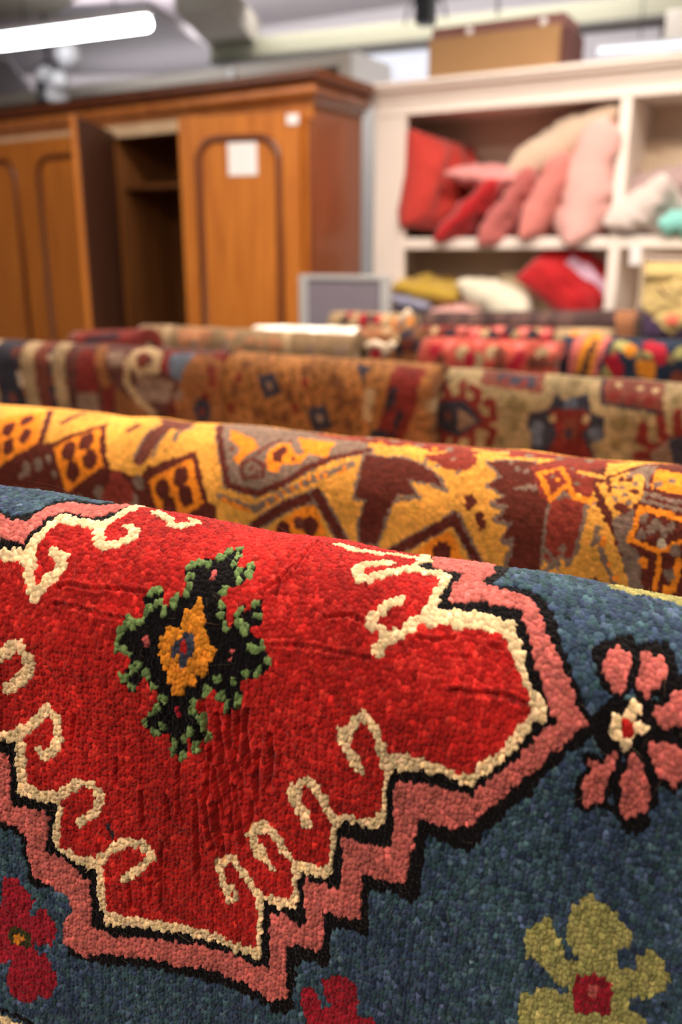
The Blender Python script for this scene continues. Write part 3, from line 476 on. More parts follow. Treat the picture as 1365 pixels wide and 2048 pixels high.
'floral':dict(O=(-1.52969,2.69688,1.18936),X=(1.00000,0.00000,-0.00113),N=(0.00000,-1.00000,0.00000),Z=(0.00113,0.00000,1.00000),R=0.045,shapes=[
('d','D',34,[(135.4,36.5),(146.6,56.7),(194.2,42.3),(84.2,29.5)]),
('d','k',30,[(168.7,39.3),(72,50.8)]),
('d','i',30,[(38,36.4),(106.9,37.8),(223.1,44.9),(274.4,32.4)]),
('d','Q',26,[(261.9,52.4),(313.8,41.2)]),
]),
'plum':dict(O=(-1.28859,2.89752,1.17734),X=(0.99929,0.00000,0.03772),N=(0.00000,-1.00000,0.00000),Z=(-0.03772,0.00000,0.99929),R=0.05,shapes=[
('d','4',44,[(62.2,52.8),(153.9,45.4),(312.2,33.3),(467.3,39.3)]),
('d','4',60,[(229.8,62.4),(386.1,54.2),(535.9,54.9)]),
('p','1',0,[(692,6.3),(745.8,6.3),(759.1,117.4),(705.8,117.8)]),
]),
'curled':dict(O=(-1.09159,2.07629,1.18798),X=(0.99968,0.00000,0.02518),N=(0.00000,-1.00000,0.00000),Z=(-0.02518,0.00000,0.99968),R=0.05,shapes=[
('d','1',28,[(35.2,28.5),(167.7,20.1),(69.3,22.9),(59,57)]),
('d','i',26,[(90.8,22.3),(123.3,55.6)]),
('d','k',30,[(160.3,29.6),(146.3,37.3),(187.8,67.2),(-5.4,84.4),(139.7,80.8)]),
('p','D',0,[(2.1,81.6),(82.5,69.5),(104.1,100.8),(1.5,110.3)]),
('d','M',30,[(160.2,67.8),(209.2,39.2)]),
]),
'blossom':dict(O=(-1.03047,2.31672,1.18460),X=(0.99980,0.00000,0.02012),N=(0.00000,-1.00000,0.00000),Z=(-0.02012,0.00000,0.99980),R=0.045,shapes=[
('d','P',34,[(141.5,20.1),(182,32.2),(249.9,21.5),(320.1,23.9),(381.6,26.3)]),
('d','i',24,[(63.4,31.6),(212,36.8),(355,27.2),(296.8,39.6)]),
('d','k',30,[(110.8,39.4),(235.7,47.2),(344.3,38.3),(279.1,25.3)]),
('d','D',26,[(173.4,60),(272.5,57.5),(386.7,49.2)]),
]),
'red':dict(O=(-0.83353,1.92493,1.18081),X=(0.99998,-0.00000,0.00699),N=(-0.00000,-1.00000,0.00000),Z=(-0.00699,0.00000,0.99998),R=0.055,shapes=[
('d','i',30,[(109,58.3),(179.1,52.3),(292.3,49),(148,76.1)]),
('d','P',24,[(73.3,39.6),(141,24.3),(236.4,29.6),(302.6,24.8)]),
('d','m',26,[(57,78.3),(201.7,87.8),(274.5,73.1),(323.9,70.6),(197,53.9),(296.6,72)]),
('d','D',30,[(40.6,55.3),(129.9,74.7),(244.8,63.5),(236.1,86)]),
]),
'strip':dict(O=(-0.63241,2.33662,1.19130),X=(0.99993,0.00000,0.01225),N=(0.00000,-1.00000,0.00000),Z=(-0.01225,0.00000,0.99993),R=0.045,shapes=[
('p','i',0,[(2.1,4.3),(145.2,4.2),(150.1,37.9),(11.5,39.9)]),
('d','Q',26,[(53.9,41.5),(105,39.6)]),
]),
'navy':dict(O=(-0.52386,1.99523,1.19200),X=(1.00000,0.00000,-0.00190),N=(0.00000,-1.00000,0.00000),Z=(0.00190,0.00000,1.00000),R=0.055,shapes=[
('p','P',0,[(31.5,3),(106.5,2.9),(91.4,109.4),(25.6,113.7)]),
('p','O',0,[(51.6,3),(91.3,2.9),(80.6,110.1),(44.5,112.5)]),
('d','k',16,[(74.9,34.4),(71.9,55.3),(67.3,72.7),(64.7,89.2),(61.6,105.9)]),
('d','P',10,[(98,40.5),(89.6,76.9)]),
('d','Y',26,[(128.9,35.3),(143.3,43.2),(194.6,50.5),(257,50.2),(117.2,96.9)]),
('d','O',26,[(155.2,50.4),(184.6,87.3),(200.9,96.9),(199.9,86.4)]),
('d','D',30,[(191.3,33.9),(212.2,46.8),(120.7,77.3),(133.1,95.9),(218.8,60.7)]),
('d','v',18,[(119.8,52.5),(176.2,63.2),(242.7,65.9),(105.6,110.7)]),
('p','m',0,[(245.9,90.9),(300.2,91.5),(303,116.2),(243.4,115.2)]),
]),
}
GROOVES=[(2.2,1.1,[(341.1,83.7),(351.6,83),(363.6,81.4),(369.7,81.5),(378.6,83.6)]),
(1.5,0.9,[(355.9,56.3),(363.2,57.7)]),
(1.2,0.9,[(338,66.4),(347.7,65.4)]),
(1.6,0.9,[(101.9,70.8),(107.5,67.7),(125.5,67.6),(133.8,66.1)]),
(1.6,0.9,[(103.8,80.2),(120.6,80.2),(134.2,81.3),(149.4,81)]),
(1.5,0.9,[(134.8,65.9),(142.2,65.1),(158.1,63.7)]),
(1.6,0.9,[(265.9,58.6),(273.2,56.6),(278.6,55),(287.8,57.3)]),
(1.5,0.9,[(240.5,78.9),(258.6,76.4),(274.1,76.3),(285.4,75.9),(294.9,76.4)]),
(1.4,0.8,[(318.3,59.2),(325.7,59.2),(337.4,56.3)]),
(1.5,0.9,[(226.8,48.1),(233.1,39.5),(235.3,33.8)]),
(1.4,0.8,[(239.6,31.3),(240.8,9.9),(242.3,-2.2)]),
(1.4,0.8,[(233.6,50.1),(233.5,40.7),(236.8,29.1)]),
(2.4,1.2,[(203.7,118.2),(207.4,139.1),(212,152.4)]),
(2.4,1.2,[(213.2,124.6),(215.9,142.6),(220.6,160.4),(222.2,175.9)]),
(2.4,1.2,[(220.3,120.8),(222.2,146.5),(229.2,164.9)]),
(2.4,1.2,[(226.2,117.3),(226.1,139),(225.4,149.1)]),
(2.4,1.2,[(208.8,149.9),(214.8,173.3),(219.7,192.8)]),
(2.4,1.2,[(218.6,162),(223.5,182.4),(225.4,203)]),
(2.4,1.2,[(244.9,130),(246.6,143.7),(245.7,165.1)]),
(2.4,1.2,[(230.3,118.5),(229.9,133.7),(233.9,154.7)]),
(2.4,1.2,[(202.1,134.9),(206.9,159.4),(209.6,179.3)]),
(2.4,1.2,[(212.9,183),(217.9,205.1),(219.6,223.9)]),
(2.4,1.2,[(206.2,173.2),(210.3,202.6),(212.9,218.6)]),
(2.4,1.2,[(224.1,168.5),(229.1,190.2),(233,207.9)]),
(2.4,1.2,[(238.5,142.5),(237.3,162.8),(239,175.9)]),
(2.4,1.2,[(235.9,176.8),(235.7,195.4)]),
(1.6,1,[(200.3,179.5),(201.9,202.6),(201.7,239.3)]),
(1.6,1,[(189.2,162.8),(189.6,188.2),(193.2,205.1)]),
(1.6,1,[(178.9,221.3),(178.1,246.5),(178.9,271.9)]),
(1.6,1,[(209.2,154.3),(207.9,183.3),(209.8,212.4)]),
(1.6,1,[(215.3,147.2),(218,165.6),(220.8,185.6)]),
(1.6,1,[(165.2,188.9),(166.4,212.6)]),
(1.6,1,[(203.6,226.3),(203.1,251.4)]),
(1.6,1,[(149.5,169.4),(148.3,188.6)]),
(1.6,1,[(136.2,233.7),(137.2,246.1)]),
(1.6,1,[(120.4,147.6),(118.8,168.9)]),
(1.6,1,[(183,188.8),(184.3,205.2)]),
(1.6,1,[(172.3,241.9),(171.3,267.8)]),
(1.6,1,[(157.2,255.4),(157.8,278.6)]),
(1.6,1,[(215.9,198.7),(215.8,230)])]

# ------------------------------------------------------------------ rugs
PAL = dict(
 U=(.043, .082, .128), K=(.0065, .005, .0055), P=(.60, .145, .12), C=(.92, .67, .37), R=(.45, .017, .014), G=(.17, .255, .085),
 O=(.72, .25, .022), N=(.045, .05, .075), p=(.52, .10, .09), D=(.36, .014, .028), g=(.05, .045, .015), Y=(.40, .36, .12), k=(.03, .022, .03),
 y=(.86, .37, .06), M=(.125, .025, .015), e=(.24, .15, .105), q=(.27, .04, .024), Q=(.98, .27, .02), m=(.17, .045, .028), w=(.55, .42, .3),
 i=(.42, .28, .15), n=(.035, .032, .045), b=(.26, .10, .035), h=(.10, .115, .15), u=(.15, .055, .02), v=(.20, .14, .06), t=(.30, .12, .035), x=(.10,.035,.028), d=(.17,.022,.016), c=(.46,.075,.05), T=(.30,.21,.105), W=(.95, .88, .76), B=(.02, .03, .055))
PAL['3'] = (.07, .04, .038); PAL['4'] = (.13, .07, .06); PAL['1'] = (.36, .15, .07); PAL['2'] = (.25, .155, .08)
KEYS = sorted(PAL); KI = {k: i for i, k in enumerate(KEYS)}; PARR = np.array([PAL[k] for k in KEYS])

def classify(u, s, shapes, base, grow=.25):
    """u, s in mm; returns palette indices"""
    out = np.full(u.shape, KI[base], np.int16)
    for kind, col, w, pts in shapes:
        P_ = np.array(pts, float); x0, y0 = P_.min(0)-w-3; x1, y1 = P_.max(0)+w+3
        idx = np.nonzero((u > x0) & (u < x1) & (s > y0) & (s < y1))[0]
        if not len(idx): continue
        a, b = u[idx], s[idx]
        if kind == 'p':
            ins = np.zeros(len(idx), bool); n = len(P_)
            for i in range(n):
                xa, ya = P_[i]; xb, yb = P_[(i+1) % n]
                if ya == yb: continue
                c = ((ya > b) != (yb > b)) & (a < (xb-xa)*(b-ya)/(yb-ya)+xa)
                ins ^= c
        elif kind == 'l':
            ins = np.zeros(len(idx), bool)
            for i in range(len(P_)-1):
                A, B = P_[i], P_[i+1]; d = B-A; L = max(1e-6, d@d)
                t = np.clip(((a-A[0])*d[0]+(b-A[1])*d[1])/L, 0, 1)
                ins |= np.hypot(a-A[0]-t*d[0], b-A[1]-t*d[1]) < w/2
        else:
            ins = np.zeros(len(idx), bool)
            for A in P_:
                ins |= np.hypot(a-A[0], (b-A[1])/1.25) < w/2
        out[idx[ins]] = KI[col]
    return out

def mesh_from_grid(name, co, nu, ns, colr):
    me = bpy.data.meshes.new(name); nv = nu*ns
    me.vertices.add(nv); me.vertices.foreach_set('co', co.astype(np.float32).ravel())
    I, J = np.meshgrid(np.arange(nu-1), np.arange(ns-1), indexing='ij')
    a = (I*ns+J).ravel(); q = np.stack([a, a+1, a+ns+1, a+ns], 1).astype(np.int32)
    nf = len(q); me.loops.add(nf*4); me.loops.foreach_set('vertex_index', q.ravel())
    me.polygons.add(nf); me.polygons.foreach_set('loop_start', np.arange(0, nf*4, 4, dtype=np.int32))
    me.polygons.foreach_set('loop_total', np.full(nf, 4, np.int32))
    me.update(calc_edges=True)
    ca = me.color_attributes.new('dye', 'FLOAT_COLOR', 'POINT')
    c4 = np.ones((nv, 4), np.float32); c4[:, :3] = colr; ca.data.foreach_set('color', c4.ravel())
    me.shade_smooth(); return me

def fade_noise(u, s, sc, seed):
    r = np.random.default_rng(seed); o = np.zeros_like(u)
    for k in range(9):
        a = r.uniform(0, 2*pi); f = sc*r.uniform(.5, 1.9); o += np.sin(u*f*cos(a)+s*f*sin(a)+r.uniform(0, 6.28))
    return o/3.0

def rug_surface(fr, u, s, h, ripple):
    """points for rug coordinates u, s (m) lifted h (m) off the cloth"""
    R = fr['R']; q = R*pi/2
    th = np.clip(s, -q, q)/R
    a = R*np.sin(th); b = R*np.cos(th)
    drop = np.maximum(np.abs(s)-q, 0); b = b-drop
    na, nb = np.sin(th), np.cos(th)
    if ripple:
        rp = ripple*(np.sin(u*11+1.3+s*2)+.6*np.sin(u*23+.4-s*3)+.4*np.sin(u*47+2))*np.clip(drop/.35, 0, 1.6)
        a = a+rp*np.sign(s)
    a = a+h*na; b = b+h*nb
    O, X, Nn, Z = (np.array(fr[k]) for k in 'OXNZ')
    return O+u[..., None]*X+a[..., None]*Nn+b[..., None]*Z

def add_fuzz(o, n, me, co, shp, colr, inside, k, U, S, fr):
    """short wool ends standing on the pile, rooted at surface points, and a few long loose hairs"""
    r = np.random.default_rng(5); R = fr['R']
    vis = np.nonzero(inside & (S > -.055))[0]
    pick = r.choice(vis, n); nl = n//90
    th = np.clip(S[pick]/R, -pi/2, pi/2)
    Nn, Z, X = (np.array(fr[q]) for q in 'NZX')
    nor = np.sin(th)[:, None]*Nn+np.cos(th)[:, None]*Z
    tan_ = np.cos(th)[:, None]*Nn-np.sin(th)[:, None]*Z          # towards the hem
    base = co[pick]-nor*.0004+r.normal(0, .0003, (n, 3))
    L_ = r.uniform(.0007, .0019, n); L_[:nl] = r.uniform(.004, .011, nl)
    d = nor*r.uniform(.35, 1.0, n)[:, None]+tan_*r.normal(.35, .45, n)[:, None]+X*r.normal(0, .5, n)[:, None]
    d /= np.linalg.norm(d, axis=1)[:, None]
    bend = tan_*r.normal(.15, .35, n)[:, None]+X*r.normal(0, .4, n)[:, None]-nor*.25
    T = np.linspace(0, 1, 4); bend[:nl] *= 2.2
    pts = base[:, None]+L_[:, None, None]*(d[:, None]*T[None, :, None]+bend[:, None]*(T**2)[None, :, None])
    cv = bpy.data.hair_curves.new('pile_fibres'); cv.add_curves([4]*n)
    cv.points.foreach_set('position', pts.astype(np.float32).ravel())
    rad = np.full((n, 4), .000042)*np.array([1.2, 1, .8, .35]); rad[:nl] *= .75
    cv.points.foreach_set('radius', rad.astype(np.float32).ravel())
    ca = cv.attributes.new('dye', 'FLOAT_COLOR', 'POINT')
    c = np.ones((n, 4, 4), np.float32); cc_ = colr[pick]*r.uniform(.8, 1.35, (n, 1)); cc_[:nl] = cc_[:nl]*.5+np.array([.30, .2, .12])
    c[:, :, :3] = cc_[:, None]; ca.data.foreach_set('color', c.ravel())
    f = bpy.data.objects.new('pile_fibres', cv); cv.materials.append(M['fibre']); COL.objects.link(f); f.parent = o; f['kind'] = 'stuff'

def build_rug(name, key, base, u0, u1, s0, s1, ku, kv, sub, amp, label, cat='rug', ext=(.3, .3, .5, .6), mat='yarn', ripple=.004,
              speck=0, mix=.7, abrash=.1, hvar=.18, grooves=None, fuzz=0, fold=None, group=None, low=None, quiet=()):
    fr = RUGS[key]
    du, dv = ku/sub, kv/sub
    uf = np.arange(int(round((u1-u0)/du))+1)*du+u0; sf = np.arange(int(round((s1-s0)/dv))+1)*dv+s0
    nl, nr, nb_, nf_ = (max(1, int(e/.02)) for e in ext)
    ul = u0-np.arange(nl, 0, -1)*.02; ur = uf[-1]+np.arange(1, nr+1)*.02
    sb = s0-np.arange(nb_, 0, -1)*.02; sfr = sf[-1]+np.arange(1, nf_+1)*.02
    ua = np.concatenate([[ul[0]]*4, ul, uf, ur, [ur[-1]]*4]); sa = np.concatenate([sb, sf, sfr])
    curl = np.zeros(len(ua)); curl[:4] = [-.03, -.012, -.007, -.002]; curl[-4:] = [-.002, -.007, -.012, -.03]
    Ug, Sg = np.meshgrid(ua, sa, indexing='ij'); shp = Ug.shape
    U, S = Ug.ravel(), Sg.ravel()
    # knot lattice, jittered, with nearest and second nearest distances
    r2 = np.random.default_rng(abs(hash(key)) % 1000 if False else sum(map(ord, key)))
    gi = np.floor((U-u0)/ku).astype(int); gj = np.floor((S-s0)/kv).astype(int)
    ni, nj = int((u1-u0)/ku)+6, int((s1-s0)/kv)+6
    JX = r2.uniform(-.30, .30, (ni+8, nj+8)); JY = r2.uniform(-.36, .36, (ni+8, nj+8)); JH = r2.uniform(-1, 1, (ni+8, nj+8)); JC = r2.normal(0, 1, (ni+8, nj+8, 3))
    JH += .8*r2.uniform(-1, 1, (ni+8, 1))
    JY += r2.uniform(-.5, .5, (ni+8, 1))
    f1 = np.full(U.shape, 9.); f2 = np.full(U.shape, 9.); ci = np.zeros(U.shape, int); cj = np.zeros(U.shape, int)
    cu = np.zeros(U.shape); cs = np.zeros(U.shape)
    fx = (U-u0)/ku+.16*fade_noise(U, S, 1.6/ku, 31); fy = (S-s0)/kv+.13*fade_noise(U, S, 1.6/ku, 32)
    gi = np.floor(fx).astype(int); gj = np.floor(fy).astype(int)
    for a in (-1, 0, 1):
        for b in (-1, 0, 1):
            ii = np.clip(gi+a, -3, ni+3)+3; jj = np.clip(gj+b, -3, nj+3)+3
            px_ = gi+a+.5+JX[ii, jj]; py_ = gj+b+.5+JY[ii, jj]
            d = np.hypot((fx-px_)*1.12, fy-py_)
            c1 = d < f1; c2 = (~c1) & (d < f2)
            f2 = np.where(c1, f1, np.where(c2, d, f2)); f1 = np.where(c1, d, f1)
            ci = np.where(c1, ii, ci); cj = np.where(c1, jj, cj)
            cu = np.where(c1, px_*ku+u0, cu); cs = np.where(c1, py_*kv+s0, cs)
    inside = (U >= u0) & (U <= uf[-1]) & (S >= s0) & (S <= sf[-1])
    e = np.clip((f2-f1)/.55, 0, 1); dome = e*e*(3-2*e)
    dome = .55*np.sqrt(np.clip(dome, 0, 1))+.45*(1-np.clip(f1/.8, 0, 1)**2)
    qu = (mix*cu+(1-mix)*U)*1000; qs = (mix*cs+(1-mix)*S)*1000
    qu = np.where(inside, qu, U*1000); qs = np.where(inside, qs, S*1000)
    if fold: qu = np.where(qu > fold, 2*fold-qu, qu)
    k = classify(qu, qs, fr['shapes'], base)
    JC = JC*1.0; out_ = ~inside
    if out_.any():
        ci = np.where(out_, ni+7, ci); cj = np.where(out_, nj+7, cj); JC[ni+7, nj+7] = 0; JH[ni+7, nj+7] = 0
    av = amp*(.42+.58*np.clip((S-.02)/.08, 0, 1))
    h = av*(dome-.5)+av*.32*JH[ci, cj]+av*.13*r2.normal(0, 1, U.shape)
    colr = PARR[k].copy()
    # knot-by-knot dye variation, slow abrash
    lum = JC[ci, cj, 0]; ab = fade_noise(U, S, 60, 3)+.6*fade_noise(U, S, 260, 5)
    colr *= np.exp(hvar*lum+abrash*ab)[:, None]
    colr *= np.exp(.025*JC[ci, cj, :])
    if base == 'U':
        bl = (k == KI['U']); t = np.clip(.5+.42*JC[ci, cj, 1]+.25*ab, 0, 1)[bl, None]
        colr[bl] *= np.exp(.14*lum[bl])[:, None]*((1-t)*np.array([1.0, .85, 1.0])+t*np.array([1.08, 1.12, .86]))
        hi = bl & (JC[ci, cj, 2] > 1.1); colr[hi] *= np.array([1.6, 1.4, 1.3])
        rd = (k == KI['R']) & (JC[ci, cj, 2] > 1.0); colr[rd] *= np.array([1.35, 1.9, 1.6])
        h += np.where(k == KI['K'], -.0007, 0)+np.where((k == KI['O']) | (k == KI['G']) | (k == KI['C']), .0005, 0)
    if speck:
        nz = fade_noise(U, S, 330, 8); nz2 = fade_noise(U, S, 500, 9)
        isb = (k == KI[base]); colr[isb] *= np.where(nz[isb] > .55, .45, np.where(nz2[isb] > .9, 1.35, 1.0))[:, None]*1.0
    if low: colr *= low  # dims the dye to stand for the weaker light on the rear rows
    if grooves:
        Um, Sm = U*1000, S*1000
        for dep, wd, pts in grooves:
            P_ = np.array(pts); x0, y0 = P_.min(0)-8; x1, y1 = P_.max(0)+8
            idx = np.nonzero((Um > x0) & (Um < x1) & (Sm > y0) & (Sm < y1))[0]; dm = np.full(len(idx), 99.)
            a, b = cu[idx]*300+Um[idx]*.7, cs[idx]*300+Sm[idx]*.7
            for i in range(len(P_)-1):
                A, B = P_[i], P_[i+1]; d = B-A; t = np.clip(((a-A[0])*d[0]+(b-A[1])*d[1])/max(1e-6, d@d), 0, 1)
                dm = np.minimum(dm, np.hypot(a-A[0]-t*d[0], b-A[1]-t*d[1]))
            h[idx] -= dep/1000*np.exp(-(dm/wd)**2)
            h[idx] += dep/1000*.30*np.exp(-((dm-2.6*wd)/(1.4*wd))**2)
    h = np.where(inside, h, 0)
    h += .0010*fade_noise(U, S, 75, 21)*(np.abs(S) < 10)
    h += (curl[:, None]+np.zeros(shp)).ravel()
    co = rug_surface(fr, U, S, h, ripple)
    me = mesh_from_grid(name, co, shp[0], shp[1], colr)
    o = link(name, me, M[mat]); tag(o, label, cat, group)
    if fuzz: add_fuzz(o, fuzz, me, co, shp, colr, inside, k, U, S, fr)
    return o, (ua[0], ua[-1])

POLE_N = [0]
def pole_for(key, ur, label, drop=1.16):
    fr = RUGS[key]; R = fr['R']-.012
    O, X = Vector(fr['O']), Vector(fr['X'])
    t = empty('rug_rail', Vector((O.x, O.y, 0)))
    tag(t, label, 'rail')
    bm = bmesh.new(); a, b = O+X*(ur[0]+.01), O+X*(ur[1]-.01)
    tube(bm, [a-t.location, b-t.location], R, 20); obj('pole', bm, M['pole'], t, True)
    for u in (ur[0]+.06, ur[1]-.06):
        p = O+X*u-t.location; bm = bmesh.new()
        tube(bm, [Vector((p.x, p.y, .0)), Vector((p.x, p.y, p.z-R*.9))], .018, 12)
        obj('post', bm, M['dark'], t, True)
        bm = bmesh.new(); box(bm, p.x-.03, p.x+.03, p.y-.045, p.y+.045, .0, .03, .006); obj('foot', bm, M['dark'], t)

# ------------------------------------------------------------------ setting
bm = bmesh.new(); box(bm, -7, 4, -4, 6.6, -.1, 0); struct('floor', bm, M['floor'])
bm = bmesh.new(); box(bm, -7, 4, 6.0, 6.2, 0, 3.3); struct('wall_back', bm, M['wall'])
bm = bmesh.new(); box(bm, -7.1, -6.9, -4, 6.2, 0, 3.3); struct('wall_left', bm, M['wall'])
bm = bmesh.new(); box(bm, 3.9, 4.1, -4, 6.2, 0, 3.3); struct('wall_right', bm, M['wall'])
bm = bmesh.new(); box(bm, -7, 4, -4, 6.2, 3.05, 3.15); struct('ceiling', bm, M['ceil'])

# ------------------------------------------------------------------ shelf unit
SY = 3.6
sh = empty('white_shelf_unit', (-1.83, SY, 0)); tag(sh, 'tall cream painted shelf unit with moulded cornice full of cushions', 'shelf')
def sbox(name, x0, x1, y0, y1, z0, z1, m='white', b=.004):
    bm = bmesh.new(); box(bm, x0+1.83, x1+1.83, y0-SY, y1-SY, z0, z1, b); return obj(name, bm, M[m], sh)
XS = [-1.83, -1.683, -.80, -.755, .125, .17, 1.05, 1.19]
sbox('stile', -1.83, -1.683, SY, SY+.03, .08, 2.0); sbox('stile', 1.05, 1.19, SY, SY+.03, .08, 2.0)
sbox('side_panel', -1.83, -1.80, SY+.03, SY+.42, .0, 2.0); sbox('side_panel', 1.16, 1.19, SY+.03, SY+.42, 0, 2.0)
sbox('divider', -.80, -.757, SY, SY+.40, .1, 1.995); sbox('divider', .12, .163, SY, SY+.40, .1, 1.995)
sbox('top_rail', -1.83, 1.19, SY-.004, SY+.03, 1.985, 2.065)
sbox('top_board', -1.83, 1.19, SY, SY+.42, 2.0, 2.03)
for z in (1.447, .95, .45): sbox('shelf_board', -1.795, 1.155, SY+.002, SY+.40, z, z+.045)
sbox('plinth', -1.83, 1.19, SY-.01, SY+.42, 0, .1)
sbox('back_panel', -1.82, 1.18, SY+.40, SY+.415, .05, 2.02, 'back')
bm = bmesh.new(); prof = [(0, 2.03), (.012, 2.035), (.018, 2.055), (.03, 2.065), (.045, 2.075), (.05, 2.09), (.062, 2.093), (.062, 2.108), (0, 2.112), (-.03, 2.112), (-.03, 2.03)]
extrude_profile(bm, prof, (0, 0, 0), (3.02, 0, 0), (0, -1, 0), 1, 1)
extrude_profile(bm, prof, (0, .42, 0), (0, 0, 0), (-1, 0, 0), 0, 1)
extrude_profile(bm, prof, (3.02, 0, 0), (3.02, .42, 0), (1, 0, 0), 1, 0)
obj('cornice', bm, M['white'], sh)
bm = bmesh.new(); box(bm, 0, 3.02, 0, .42, 2.1, 2.112); obj('top_cover', bm, M['white'], sh)

# cushions: an inflated square with pinched corners
def cushion(name, loc, w, hgt, t, rot, mat, label, seed=0, group=None, nz=.012, piping=None, patch=None, sag=0):
    r = np.random.default_rng(seed); n = 34
    g = np.linspace(-1, 1, n); G, H = np.meshgrid(g, g, indexing='ij')
    prof = ((1-np.abs(G)**3.2)*(1-np.abs(H)**3.2))
    prof = np.clip(prof, 0, 1)**.5
    pin = 1-.10*(1-H**2); X_ = G*w/2*(1-.045*(1-H**2)); Z_ = H*hgt/2*(1-.045*(1-G**2))
    nzf = fade_noise(G*1.0, H*1.0, 6, seed+40)*nz+fade_noise(G, H, 14, seed+80)*nz*.4
    Y_ = prof*t/2
    bmv = bmesh.new(); F_, B_ = {}, {}
    for i in range(n):
        for j in range(n):
            edge = i in (0, n-1) or j in (0, n-1)
            zz = Z_[i, j]+sag*(G[i, j]**2)
            F_[i, j] = bmv.verts.new((X_[i, j], -(Y_[i, j]+nzf[i, j]*prof[i, j]), zz))
            B_[i, j] = F_[i, j] if edge else bmv.verts.new((X_[i, j], Y_[i, j]+nzf[j, i]*prof[i, j], zz))
    for i in range(n-1):
        for j in range(n-1):
            bmv.faces.new((F_[i, j], F_[i+1, j], F_[i+1, j+1], F_[i, j+1]))
            fb = (B_[i, j], B_[i, j+1], B_[i+1, j+1], B_[i+1, j])
            if len(set(fb)) == 4:
                try: bmv.faces.new(fb)
                except ValueError: pass
    rim = [F_[i, 0].co.copy() for i in range(n)]+[F_[n-1, j].co.copy() for j in range(1, n)]+[F_[i, n-1].co.copy() for i in range(n-2, -1, -1)]+[F_[0, j].co.copy() for j in range(n-2, 0, -1)]
    o = obj(name, bmv, mat, None, True)
    o.location = loc; o.rotation_euler = [radians(a) for a in rot]; tag(o, label, 'cushion', group)
    if piping:
        bm2 = bmesh.new(); tube(bm2, rim, .006, 6, True); obj('piping', bm2, piping, o, True)
    if patch:
        fn, pm, pname = patch; bm3 = bmesh.new(); vs = {}
        for i in range(n):
            for j in range(n):
                vs[i, j] = bm3.verts.new((X_[i, j], -(Y_[i, j]+nzf[i, j]*prof[i, j])-.0025, Z_[i, j]+sag*(G[i, j]**2)))
        for i in range(n-1):
            for j in range(n-1):
                if fn((g[i]+g[i+1])/2, (g[j]+g[j+1])/2): bm3.faces.new((vs[i, j], vs[i+1, j], vs[i+1, j+1], vs[i, j+1]))
        for v in [v for v in bm3.verts if not v.link_faces]: bm3.verts.remove(v)
        obj(pname, bm3, pm, o, True)
    return o
cc = {k: cloth('cushion_'+k, v) for k, v in dict(tomato=(.52, .045, .033), scarlet=(.45, .010, .014), pink=(.72, .28, .27), rose=(.50, .13, .12),
     salmon=(.68, .22, .19), blush=(.78, .42, .38), cream=(.70, .55, .40), ivory=(.72, .66, .52), mustard=(.50, .32, .04), lavender=(.32, .32, .45),
     navy=(.04, .045, .08), sand=(.45, .35, .22), greyw=(.62, .52, .48), teal=(.22, .55, .50), mauve=(.40, .28, .27), khaki=(.55, .40, .16), plum=(.06, .03, .08), coral=(.75, .16, .10)).items()}
fur = cloth('cream_fur', (.64, .50, .37), 1.0, 160, .5)
def cu(px_, py_, Y): return aty(px_, py_, Y)
bz = 1.492
cushion('cushion', cu(874, 370, 3.76), .39, .40, .22, (0, 6, 68), cc['tomato'], 'tomato red cushion standing upright at the left end of the upper shelf', 1)
cushion('cushion', cu(955, 426, 3.70), .36, .34, .105, (0, 0, 0), cc['scarlet'], 'bright scarlet cushion leaning diagonally beside the tomato red one', 2).rotation_euler = (radians(90), radians(-42), 0)
cushion('cushion', cu(985, 358, 3.74), .32, .34, .085, (90, 6, 0), cc['pink'], 'thin light pink cushion lying flat over the scarlet cushion', 3, sag=0)
cushion('cushion', cu(936, 392, 3.86), .12, .16, .08, (20, 0, 0), cc['ivory'], 'small cream cushion peeping out between the red cushions', 4)
cushion('cushion', cu(1032, 418, 3.72), .36, .34, .13, (0, 0, 0), cc['rose'], 'dusty rose cushion leaning behind the scarlet cushion', 5, nz=.02).rotation_euler = (radians(90), radians(-56), 0)
cushion('cushion', cu(1106, 398, 3.71), .36, .34, .14, (0, 0, 0), cc['salmon'], 'salmon pink cushion leaning steeply in the middle of the pile', 6).rotation_euler = (radians(90), radians(-64), 0)
cushion('cushion', cu(1192, 372, 3.72), .48, .36, .22, (0, 0, 0), cc['blush'], 'large pale pink cushion against the shelf divider', 7, nz=.016).rotation_euler = (radians(90), radians(-77), 0)
cushion('cushion', cu(1140, 292, 3.80), .50, .34, .17, (0, 0, 0), fur, 'fluffy cream cushion lying across the top of the pink cushions', 8).rotation_euler = (radians(90), radians(-26), 0)
cushion('cushion', cu(876, 580, 3.72), .33, .34, .10, (90, 0, 0), cc['mustard'], 'mustard yellow cushion on the lower shelf', 9).rotation_euler = (radians(92), radians(7), 0)
cushion('cushion', cu(842, 603, 3.70), .20, .3, .07, (90, 0, 0), cc['lavender'], 'lavender grey cushion under the mustard one', 10).rotation_euler = (radians(90), radians(10), 0)
cushion('cushion', cu(850, 622, 3.72), .22, .3, .07, (90, 0, 0), cc['navy'], 'navy cushion beneath the lavender grey cushion', 11)
cushion('cushion', cu(1000, 605, 3.70), .34, .32, .15, (90, 0, 0), cc['ivory'], 'ivory white cushion in the middle of the lower shelf', 12).rotation_euler = (radians(80), radians(22), 0)
cushion('cushion', cu(1065, 600, 3.84), .30, .28, .14, (0, 0, 0), cc['sand'], 'sand coloured cushion behind the ivory one', 13).rotation_euler = (radians(60), radians(20), 0)
cushion('cushion', cu(925, 622, 3.66), .22, .26, .05, (90, 0, 0), cc['blush'], 'flat pinkish cushion on the lower shelf under the ivory one', 14)
